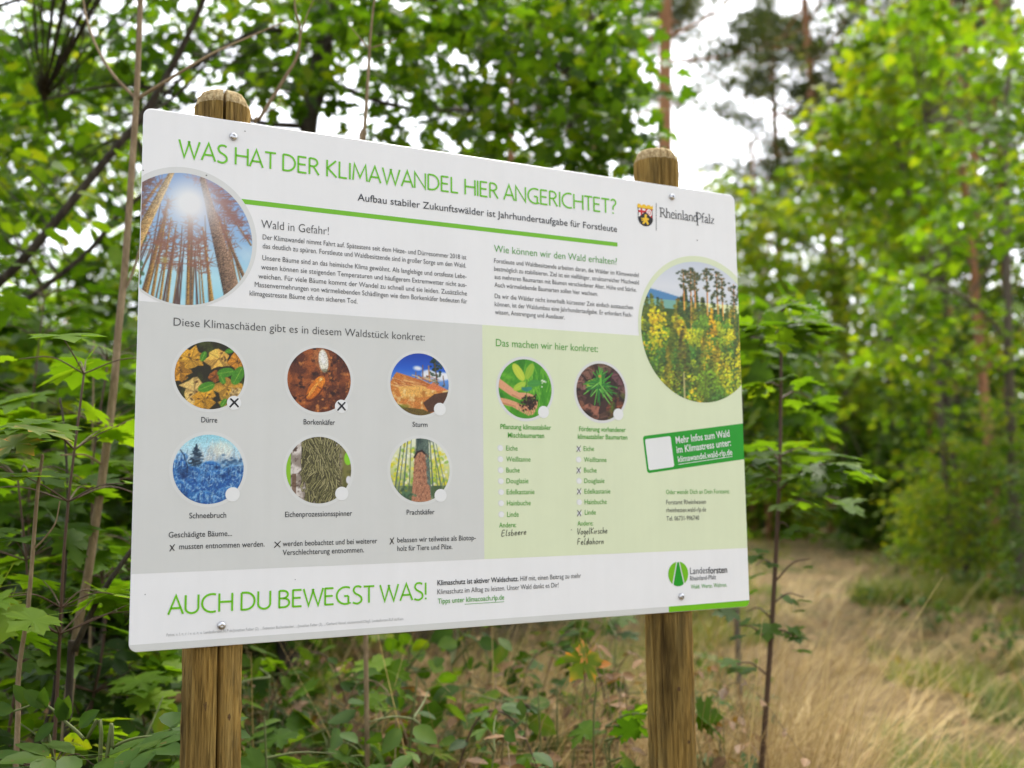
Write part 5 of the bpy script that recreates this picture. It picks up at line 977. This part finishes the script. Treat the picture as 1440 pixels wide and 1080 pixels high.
# ------------------------------------------------------------------ trees of the right-hand forest edge
def canopy(seed, base_px, Y, H, regs, trunk_pts, tr, size, tpl, lm, wm, name, label, cat, group, crad=.3, nl=(6, 16), tw=.004, limbs=()):
    """a tree whose clusters fill stated parts of the view at stated distances; limbs reach every part"""
    p = Plant(seed); o0 = np.array([xat(base_px, Y), Y, 0.0]); W = lambda px, py, YY: at(px, py, YY) - o0
    p.limb([(0, 0, -.1)] + [W(*q) for q in trunk_pts], tr, tr * .35, 6, 9)
    for l in limbs: p.limb([W(*q) for q in l], tr * .4, tr * .1, 5, 6)
    for x0, x1, y0, y1, Y0, Y1, m, ti in regs:
        for k in range(m): p.cluster(W(p.R.uniform(x0, x1), p.R.uniform(y0, y1), p.R.uniform(Y0, Y1)), crad * p.R.uniform(.6, 1.4), int(p.R.uniform(*nl)), size, tpl, ti + p.R.normal(0, .2), .5, .55, tw)
    return p.build(name, label, cat, group, lm, wm, o0)
RG = 'broadleaved trees of the right forest edge'
canopy(71, 1425, 13, 8, [(1290, 1560, -120, 120, 7.5, 11, 40, .45), (1300, 1560, 120, 360, 7.5, 11, 44, .4), (1270, 1560, 360, 620, 11.5, 13.5, 40, .5), (1230, 1330, 380, 520, 9, 12, 24, .5)],
       [(1422, 620, 13), (1415, 300, 13), (1420, 0, 13), (1425, -300, 13)], .075, .11, T_MAPLE_LO, G_BRIGHT, B_GREY, 'maple_tree', 'big leafy maple filling the right border from the bushes to the top', 'tree', RG, .38, (12, 26), .004, ([(1420, 480, 13), (1360, 420, 11), (1290, 400, 10)], [(1416, 260, 13), (1360, 200, 11), (1300, 170, 9)], [(1420, 100, 13), (1470, 40, 11), (1520, 20, 9)]))
canopy(72, 1335, 14, 7, [(1190, 1310, 20, 140, 13, 15.5, 30, .75), (1150, 1330, 130, 260, 13, 15.5, 40, .7), (1220, 1340, 250, 400, 13, 15.5, 30, .6), (1110, 1200, 190, 300, 13, 15.5, 12, .65)],
       [(1325, 620, 14), (1305, 400, 14), (1262, 200, 14), (1232, 30, 14)], .05, .15, T_MAPLE_LO, G_BRIGHT, B_GREY, 'maple_tree', 'bright yellow-green young maple left of the big leafy maple', 'tree', RG, .45, (14, 30), .005, ([(1300, 370, 14), (1210, 260, 14), (1130, 230, 13.8)],))
canopy(73, 1187, 25, 7, [(1050, 1290, 280, 420, 23, 28, 46, .55), (1060, 1300, 400, 590, 23, 28, 64, .5), (960, 1080, 250, 330, 23, 28, 12, .55)],
       [(1189, 600, 25), (1192, 500, 25), (1186, 360, 25), (1178, 250, 25)], .09, .2, T_MAPLE_LO, G_YELLOW, B_GREY, 'hornbeam', 'airy broadleaf on a thin grey trunk in the middle of the right side', 'tree', RG, .8, (22, 50), .008, ([(1187, 380, 25), (1110, 330, 25), (1000, 290, 25)],))
canopy(74, 1030, 4.6, 3, [(1030, 1118, 420, 520, 4.2, 5.2, 24, .6), (1030, 1135, 500, 690, 4.2, 5.2, 40, .5)], [(1032, 700, 4.6), (1045, 560, 4.6), (1070, 440, 4.6)], .016, .095, T_MAPLE_LO, G_MID, B_GREY, 'shrub', 'mid-green shrub filling in beside the right edge of the board', 'shrub', None, .16, (6, 13), .002)
canopy(75, 1372, 14, 2, [(1275, 1330, 690, 790, 13, 15, 24, .6), (1280, 1400, 620, 800, 13, 15, 70, .55), (1390, 1560, 560, 800, 12.5, 15, 80, .4)], [(1375, 780, 14), (1378, 690, 14)], .03, .10, T_OVATE, G_YELLOW, B_GREY, 'bush', 'rounded green bush on the right bank of the path', 'bush', None, .45, (22, 44), .004)
canopy(76, 1450, 10.5, 2, [(1395, 1600, 730, 840, 9.8, 11.2, 44, .5), (1420, 1600, 640, 760, 9.8, 11.2, 40, .45)], [(1455, 800, 10.5), (1460, 700, 10.5)], .02, .08, T_OVATE, G_BLUE, B_GREY, 'bush', 'nearer bluish-green bush cut by the right border', 'bush', None, .32, (14, 30), .004)

# ---- shared kinds, copied with their parts
def nail(proto, spots, group):
    for i, (px, Y, s, rz, lab) in enumerate(spots):
        o = proto if i == 0 else copy_tree(proto); put(o, xat(px, Y), Y, 0, rz, s, lab, group)
thin = broadleaf(81, 9.5, 1.2, 1.9, 105, 22, .15, T_MAPLE_LO, .05, (.4, .2), .46, .24, 11)
nail(thin.build('young_tree', 'x', 'tree', None, G_YELLOW, B_GREY), [(20, 10, .7, .3, 'yellow-green young tree in the open wood at the far left'), (150, 13, .72, 1.9, 'yellow-green young tree just left of the board corner, farther back'), (1030, 26, .95, 2.6, 'yellow-green young tree seen right beside the board top right corner'), (1120, 30, 1.1, 4.0, 'yellow-green young tree in the hazy middle of the right side'), (1235, 28, 1.1, 5.2, 'yellow-green young tree far back beside the leaning pine'), (-120, 12, .8, .9, 'yellow-green tree outside the left saplings'), (1350, 18, 1.0, 2.2, 'yellow-green tree behind the big right maple')], 'yellow-green young trees')
dens = broadleaf(82, 8.0, .5, 2.0, 190, 26, .15, T_MAPLE_LO, .08, (.2, -.2), .48, .22, 11)
nail(dens.build('young_beech', 'x', 'tree', None, G_MID, B_DARK), [(-60, 7.6, .46, 0, 'full green young beech at the far left behind the saplings'), (90, 9.2, .44, 1.2, 'full green young beech behind the slim brown sapling'), (235, 8.8, .5, 2.4, 'full green young beech behind the left post'), (560, 10, .6, 3.3, 'full green young beech behind the middle of the title'), (760, 11, .55, 4.4, 'full green young beech behind the right end of the title'), (930, 13, .55, 5.1, 'full green young beech behind the right post cap'), (1350, 20, .8, 1.0, 'full green young beech beyond the right bush'), (1545, 17, 1.1, 2.0, 'full green young beech at the right border behind the maple'), (420, 12, .6, .6, 'full green young beech behind the dark maple trunk')], 'full green young beeches')
hedge = bushy(83, 2.1, 1.5, 150, 24, .13, T_MAPLE_LO, .5, 9, .5, .4, .04)
nail(hedge.build('understorey_bush', 'x', 'bush', None, G_MID, B_DARK, (0, 0, 0), 'stems', 'leaves'), [(1000, 34, 1.9, 0, 'dark understorey bush by the path end beside the board'), (1110, 44, 2.6, 1, 'dark understorey bush closing the end of the path'), (1225, 41, 2.4, 2, 'dark understorey bush right of the path end'), (1310, 23, 1.3, 3, 'dark understorey bush behind the rounded green bush'), (1500, 18, 1.3, 4, 'dark understorey bush at the right border'), (-40, 5.6, .95, 5, 'dark understorey bush at the left border'), (90, 6.4, 1.0, .5, 'dark understorey bush behind the left saplings'), (210, 6.0, .8, 1.5, 'dark understorey bush behind the lower left corner of the board'), (330, 8, .75, 2.5, 'dark understorey bush in the shade behind the left post'), (1285, 25, 1.6, 5.5, 'dark understorey bush far back under the thin trees'), (1360, 27, 1.6, 2.7, 'dark understorey bush behind the right bank'), (-150, 6.5, 1.2, 3.7, 'dark understorey bush left of the view'), (1165, 48, 2.9, 3.0, 'dark understorey bush farthest along the path'), (1060, 42, 2.4, 4.2, 'dark understorey bush far back beside the board edge'), (170, 9.0, 1.1, 2.2, 'dark understorey bush deep in the left wood'), (20, 9.5, 1.2, 1.2, 'dark understorey bush deep at the left border')], 'dark understorey bushes')

# ---- pines: straight orange trunk, bare below, dark ragged crown
def pine(seed, H, z0, R, tr, ncl, lean=(0, 0)):
    p = Plant(seed); R_ = p.R
    p.limb([np.array([lean[0] * t + R_.normal(0, .05), lean[1] * t, H * t - .1 * (t == 0)]) for t in np.linspace(0, 1, 7)], tr, tr * .3, 6, 11); T = p.nodes[0]
    ends = []
    for k in range(26):
        t = z0 / H + (1 - z0 / H) * (k / 26) ** .9; b = T[int(t * (len(T) - 1))]; a = k * 2.4 + R_.normal(0, .3); l = R * (1.05 - .6 * (k / 26)) * R_.uniform(.5, 1); e = b + np.array([math.cos(a) * l, math.sin(a) * l, l * R_.uniform(-.05, .4)])
        p.limb([b, (b + e) / 2 + [0, 0, -.06 * l], e], tr * .22, .008, 5, 5); ends.append((b, e))
    for k in range(7):
        t = z0 / H * R_.uniform(.5, 1); b = T[int(t * (len(T) - 1))]; a = R_.uniform(0, 6.3); l = R_.uniform(.4, 1.3); p.limb([b, b + np.array([math.cos(a), math.sin(a), .15]) * l * .5, b + np.array([math.cos(a), math.sin(a), .1]) * l], .014, .004, 3, 5, False)
    for k in range(ncl):
        b, e = ends[R_.integers(0, len(ends))]; u = R_.uniform(.35, 1.05); c = b + (e - b) * u + R_.normal(0, .16, 3); n = int(R_.uniform(14, 34)); D = R_.normal(0, 1, (n, 3)); D /= np.linalg.norm(D, axis=1)[:, None]; q = D * (R_.random((n, 1)) ** .5) * .38; q[:, 2] *= .45
        Hd = q * 2 + R_.normal(0, .4, (n, 3)) + (e - b) / R * .5; Hd[:, 2] += .45
        p.L.append((T_NEEDLE, c + q, Hd, R_.normal(0, 1, (n, 3)), .17 * R_.uniform(.7, 1.2, n), .45 + R_.normal(0, .2) + R_.normal(0, .15, n)))
    return p
pa = pine(91, 14.5, 8.2, 2.9, .17, 270, (.15, 0)).build('pine_tree', 'x', 'tree', None, G_PINE, B_PINE)
nail(pa, [(946, 15.5, 1, 0, 'tall pine with a straight orange trunk behind the right post cap'), (1345, 30, 1.3, 2, 'far pine whose thin reddish trunk shows below the big maple crown'), (850, 19, 1.0, 4, 'dark-crowned pine behind the top centre of the view'), (1398, 27, 1.15, 1, 'pine with an orange trunk glimpsed through the right border leaves'), (1108, 34, 1.25, 5, 'far pine right of the bright gap of sky')], 'tall pines with orange trunks')
pb = pine(92, 15.5, 7.0, 3.2, .13, 280, (-1.0, 0)).build('pine_tree', 'x', 'tree', None, G_PINE, B_PINE)
nail(pb, [(1214, 30, 1.5, 0, 'leaning pine with a dark ragged crown right of the sky gap'), (1285, 32, 1.5, .5, 'pine with a dark upper trunk over the bright young maple'), (1310, 38, 1.3, 3, 'slim far pine in the hazy right background'), (700, 24, 1.1, 2.2, 'far pine behind the title')], 'leaning pines with ragged crowns')

# ---- slim bare-stemmed trees standing in the wood on the right
def pole(seed, H, tr, ncl):
    p = Plant(seed); R_ = p.R
    p.limb([np.array([R_.normal(0, .06) * (t > 0) + .35 * t * t, R_.normal(0, .06) * (t > 0), H * t - .1 * (t == 0)]) for t in np.linspace(0, 1, 7)], tr, tr * .35, 6, 9); T = p.nodes[0]
    for k in range(12):
        t = R_.uniform(.3, 1); b = T[int(t * (len(T) - 1))]; a = R_.uniform(0, 6.3); l = R_.uniform(.4, 1.3); p.limb([b, b + np.array([math.cos(a), math.sin(a), .5]) * l * .5, b + np.array([math.cos(a), math.sin(a), .6]) * l], tr * .2, .006, 3, 5)
    for k in range(ncl): p.cluster((R_.normal(.2, .9), R_.normal(0, .9), H * R_.uniform(.55, 1.02)), .4, int(R_.uniform(6, 16)), .14, T_BROAD, .5 + R_.normal(0, .2), .5, .5, .005)
    return p
nail(pole(131, 9.0, .075, 46).build('slim_tree', 'x', 'tree', None, G_YELLOW, B_DARK), [(1194, 33, 1.3, 0, 'slim dark trunk standing behind the tip of the slender sapling'), (1262, 23, 1.0, 1.2, 'slim dark trunk left of the rounded green bush'), (1352, 15.5, .95, 2.2, 'slim dark trunk rising out of the rounded green bush'), (1150, 40, 1.5, 3, 'slim dark trunk at the far end of the path'), (1292, 29, 1.25, 4.1, 'slim dark trunk deep in the wood on the right')], 'slim dark-stemmed trees')
nail(pole(132, 10.0, .085, 40).build('slim_pine', 'x', 'tree', None, G_PINE, B_PINE), [(1318, 21, 1.2, .4, 'slim reddish pine stem over the rounded green bush'), (1390, 15.5, 1.0, 1.7, 'slim reddish pine stem near the right border'), (1225, 37, 1.5, 2.9, 'slim reddish pine stem far back above the path'), (1080, 31, 1.2, 4.4, 'slim reddish pine stem right beside the board'), (1425, 18, 1.1, 5.3, 'slim reddish pine stem at the right border')], 'slim reddish pine stems')

# ---- the wood beyond: one far mass of trunks and leaves
R = np.random.default_rng(99); mbt = MB(); Lp = []
for k in range(96):
    Y = R.uniform(30, 52); x = R.uniform(-.75, .85) * Y; hgt = R.uniform(5.5, 10.5)
    mbt.tube([(x, Y, 0), (x + R.normal(0, .2), Y, hgt * .5), (x + R.normal(0, .4), Y, hgt)], [.12, .1, .05], 6)
    n = 330; u = R.random(n) ** 1.35; a = R.uniform(0, 2 * PI, n); q = np.sqrt(R.random(n)) * 2.3 * (1.1 - .55 * u)
    P = np.c_[x + q * np.cos(a), Y + q * np.sin(a), .1 + hgt * u]; P += R.normal(0, .25, (n // 6, 3)).repeat(6, 0)[:n]
    Lp.append((T_BROAD, P, np.c_[R.normal(0, 1, (n, 2)), np.full(n, -.3)], np.c_[R.normal(0, .5, (n, 2)), np.ones(n)], R.uniform(.28, .55, n), .5 + R.normal(0, .2) + R.normal(0, .22, n)))
V, T, tt, k = [], [], [], 0
for a in Lp: v, t, ti = leaves(*a); V.append(v); T.append(t + k); tt.append(ti); k += len(v)
fo = empty('distant_wood'); tag(fo, 'far-off wood of blurred trees closing the view', 'wood', None, 'stuff')
mbt.build('trunks', B_PINE, fo)['kind'] = 'stuff'; link('foliage', np_mesh('foliage', np.vstack(V), [np.vstack(T)], True, np.concatenate(tt)), G_YELLOW, fo)['kind'] = 'stuff'

# ------------------------------------------------------------------ ground
def gh(x, y): return .035 * np.sin(x * .9 + y * .35) + .03 * np.sin(y * .8 - x * .3) - .04 + .012 * np.sin(3.1 * x + 2.3 * y)
m_g = mat('forest_floor', (.2, .15, .07), .95, .1); v = objvec(m_g)
dry = ramp(m_g, noise(m_g, 14, 8, .75, v), [(.3, (.075, .05, .026)), (.5, (.20, .14, .07)), (.68, (.36, .27, .14))])
grn = ramp(m_g, noise(m_g, 20, 6, .7, v), [(.35, (.045, .06, .016)), (.65, (.13, .135, .04))])
soil = ramp(m_g, noise(m_g, 11, 8, .75, v), [(.35, (.028, .019, .010)), (.55, (.075, .048, .024)), (.7, (.16, .10, .05))])
c1 = mixc(m_g, ramp(m_g, noise(m_g, .7, 4, .6, v), [(.5, (0, 0, 0)), (.66, (1, 1, 1))]), dry, grn)
sx = nd(m_g, 'ShaderNodeSeparateXYZ'); lk(m_g, v, sx.inputs[0])
wob = nd(m_g, 'ShaderNodeMath', operation='MULTIPLY_ADD'); lk(m_g, noise(m_g, .9, 4, .6, v), wob.inputs[0]); wob.inputs[1].default_value = 2.2; lk(m_g, sx.outputs[0], wob.inputs[2])
mr = nd(m_g, 'ShaderNodeMapRange'); mr.inputs[1].default_value = .7; mr.inputs[2].default_value = 1.7; lk(m_g, wob.outputs[0], mr.inputs[0])
setc(m_g, mixc(m_g, mr.outputs[0], soil, c1)); bump(m_g, noise(m_g, 40, 6, .8, v), .9, .03)
gx = np.r_[-260, -120, -60, -30, np.linspace(-16, 18, 110), 30, 60, 120, 260]; gy = np.r_[-60, -20, -6, np.linspace(-3, 40, 140), 45, 70, 120, 240, 500]
X, Yg = np.meshgrid(gx, gy); Z = gh(X, Yg); n0, n1 = X.shape; i = np.arange(n0 * n1).reshape(n0, n1)
link('ground', np_mesh('ground', np.stack([X, Yg, Z], -1).reshape(-1, 3), [np.stack([i[:-1, :-1], i[:-1, 1:], i[1:, 1:], i[1:, :-1]], -1).reshape(-1, 4)], True), m_g)['kind'] = 'structure'

def blades(R, n, Y0, Y1, side, lmin, lmax, w, bend, dirx, tint, keep=None, base=.1):
    """curved grass blades: four joints each, thicker with distance only as real tussock stems would bunch"""
    Y = Y0 + (Y1 - Y0) * R.random(n) ** 1.5; x = np.array(side[0]) + (side[1] - side[0]) * R.random(n); x = x * Y
    if keep is not None: k = keep(x, Y, R); x, Y = x[k], Y[k]; n = len(x)
    l = R.uniform(lmin, lmax, n); a = R.normal(dirx, 1.0 if lmax < .7 else .5, n) + (PI * (R.random(n) < .22)); b = R.uniform(*bend, n); wv = w * R.uniform(.6, 1.3, n) * (1 + .05 * Y)
    d = np.c_[np.cos(a), np.sin(a), np.zeros(n)]; sd = np.c_[-np.sin(a), np.cos(a), np.zeros(n)]; el = np.clip(R.normal(base, .25, n), 0, 1.35); P = np.c_[x, Y, gh(x, Y) - .01]; V = []
    e = PI / 2 - el
    for j in range(4):
        tw = (1 - j / 3.3) ** .6
        V.append(P + sd * (wv * tw / 2)[:, None]); V.append(P - sd * (wv * tw / 2)[:, None]); P = P + (l / 3)[:, None] * (d * np.cos(e)[:, None] + np.array([0, 0, 1.0]) * np.sin(e)[:, None]); e = e - b / 3
    V = np.stack(V, 1).reshape(-1, 3); V[:, 2] = np.maximum(V[:, 2], gh(V[:, 0], V[:, 1]) + .004); o = (np.arange(n) * 8)[:, None, None]
    Q = np.array([(0, 1, 3, 2), (2, 3, 5, 4), (4, 5, 7, 6)])[None] + o
    return V, Q.reshape(-1, 4), np.repeat(np.clip(tint + R.normal(0, .2, n) + .2 * np.sin(x * 2.3 + 1) * np.sin(Y * 1.7 + .4 * x) + .16 * np.sin(x * 6.1 + Y * 3.3) * np.sin(Y * 5.2 - x), 0, 1), 8)
def pathx(Y): return .30 * Y - .1                                    # the trodden strip runs slightly right, then bends to the left of the bushes
def grass(name, label, lm, sets):
    V, Q, t, k = [], [], [], 0
    for s in sets: v, q, ti = blades(*s); V.append(v); Q.append(q + k); t.append(ti); k += len(v)
    o = link(name, np_mesh(name, np.vstack(V), [np.vstack(Q)], True, np.concatenate(t)), lm); tag(o, label, 'grass', None, 'stuff')
R = np.random.default_rng(5)
right = lambda x, Y, R: (x > .28 + R.normal(0, .25, len(x)))
notpath = lambda x, Y, R: (x > .28) & ((abs(x - pathx(Y)) > .35 + .07 * Y) | (R.random(len(x)) < .35))
def patch(x, Y): return np.sin(x * 1.9 + .6) * np.sin(Y * .95 + x * .5) + .6 * np.sin(x * 4.1 - Y * 2.3 + 1) * np.sin(Y * 3.1 + x) 
dryk = lambda x, Y, R: right(x, Y, R) & ((patch(x, Y) < .15) | (R.random(len(x)) < .22) | (abs(x - pathx(Y)) < .3))
pat = lambda x, Y, R: (patch(x, Y) > .05) & (x > .3) & (abs(x - pathx(Y)) > .25 + .02 * Y)
tus = lambda x, Y, R: (((x - 4.5) / .6) ** 2 + ((Y - 12.0) / .45) ** 2 < 1) | (((x - 5.2) / .6) ** 2 + ((Y - 12.5) / .5) ** 2 < 1)
grass('dry_grass', 'matted straw-coloured dry grass covering the path and its verge', G_STRAW, [
    (R, 17000, 2.4, 9, (-.05, .75), 0.08, .20, .005, (-.1, .9), .3, .38, dryk, 1.25), (R, 22000, 8, 50, (.1, .75), .12, .26, .009, (0, 1), .3, .58, dryk, 1.2),
    (R, 9000, 2.6, 8, (-.45, .3), .25, .6, .004, (-.3, 1.2), .6, .3, None, .95), (R, 1500, 2.6, 4.6, (-.28, .3), .75, 1.2, .004, (.9, 2.7), .3, .5, None, .2), (R, 900, 2.6, 4.6, (-.25, .3), .6, 1.05, .0038, (-.2, .8), .3, .75, None, .4),
    (R, 430, 3.8, 9, (.1, .75), .4, .85, .007, (.1, .8), .15, .8, right, 1.05), (R, 260, 9, 18, (.1, .7), .5, .9, .010, (.1, .8), .15, .85, right, .9), (R, 110, 3.0, 6, (-.1, .75), .6, .95, .0045, (.1, .7), .15, .85, None, .6)])
grass('green_grass', 'green grass growing in patches along the path', G_GRASS, [(R, 52000, 3.0, 10, (.05, .75), .10, .30, .006, (.2, 1.6), .6, .36, pat, .8), (R, 26000, 11, 14.2, (.25, .55), .2, .4, .01, (.5, 1.8), 1.0, .45, tus, .6), (R, 15000, 9, 30, (.12, .7), .15, .36, .011, (.4, 1.6), .6, .5, pat, .6), (R, 5000, 3, 10, (-.6, .1), .15, .35, .005, (.6, 2), 0, .2, None, .4)])
# low weeds along the path, one kind copied
weed = bushy(85, .26, .17, 16, 5, .06, T_OVATE, .5, 4, .5, .07, .2).build('weed', 'x', 'weed', None, G_BLUE, B_STEM, (0, 0, 0), 'stems', 'leaves')
nail(weed, [(1215, 11.0, 1.4, 0, 'low leafy weed at the edge of the green grass mound'), (1300, 9.6, 1.5, 1, 'low leafy weed in front of the green grass mound'), (1345, 12.5, 1.6, 2, 'low leafy weed below the rounded green bush'), (1030, 5.4, 1.3, 3, 'low leafy weed at the foot of the slender sapling'), (1260, 17, 2.0, 4, 'low leafy weed far along the right side of the path'), (1400, 8.2, 1.3, 5, 'low leafy weed in the straw near the right border'), (1000, 6.4, 1.5, .5, 'low leafy weed between the right post and the sapling'), (1180, 21, 2.2, 1.5, 'low leafy weed far along the path')], 'low weeds along the path')
# fallen leaves
n = 2600; Y = 2.2 + 9 * R.random(n) ** 1.5; x = R.uniform(-.6, .62, n) * Y; k = (x < .5) | (R.random(n) < .22); x, Y = x[k], Y[k]; n = len(x)
v, t, ti = leaves(T_BROAD, np.c_[x, Y, gh(x, Y) + R.uniform(.01, .10, n)], np.c_[R.normal(0, 1, (n, 2)), R.normal(0, .3, n)], np.c_[R.normal(0, .5, (n, 2)), np.ones(n)], R.uniform(.04, .1, n), R.random(n))
tag(link('fallen_leaves', np_mesh('fallen_leaves', v, [t], True, ti), G_DRY), 'brown fallen leaves strewn over the forest floor', 'leaf litter', None, 'stuff')
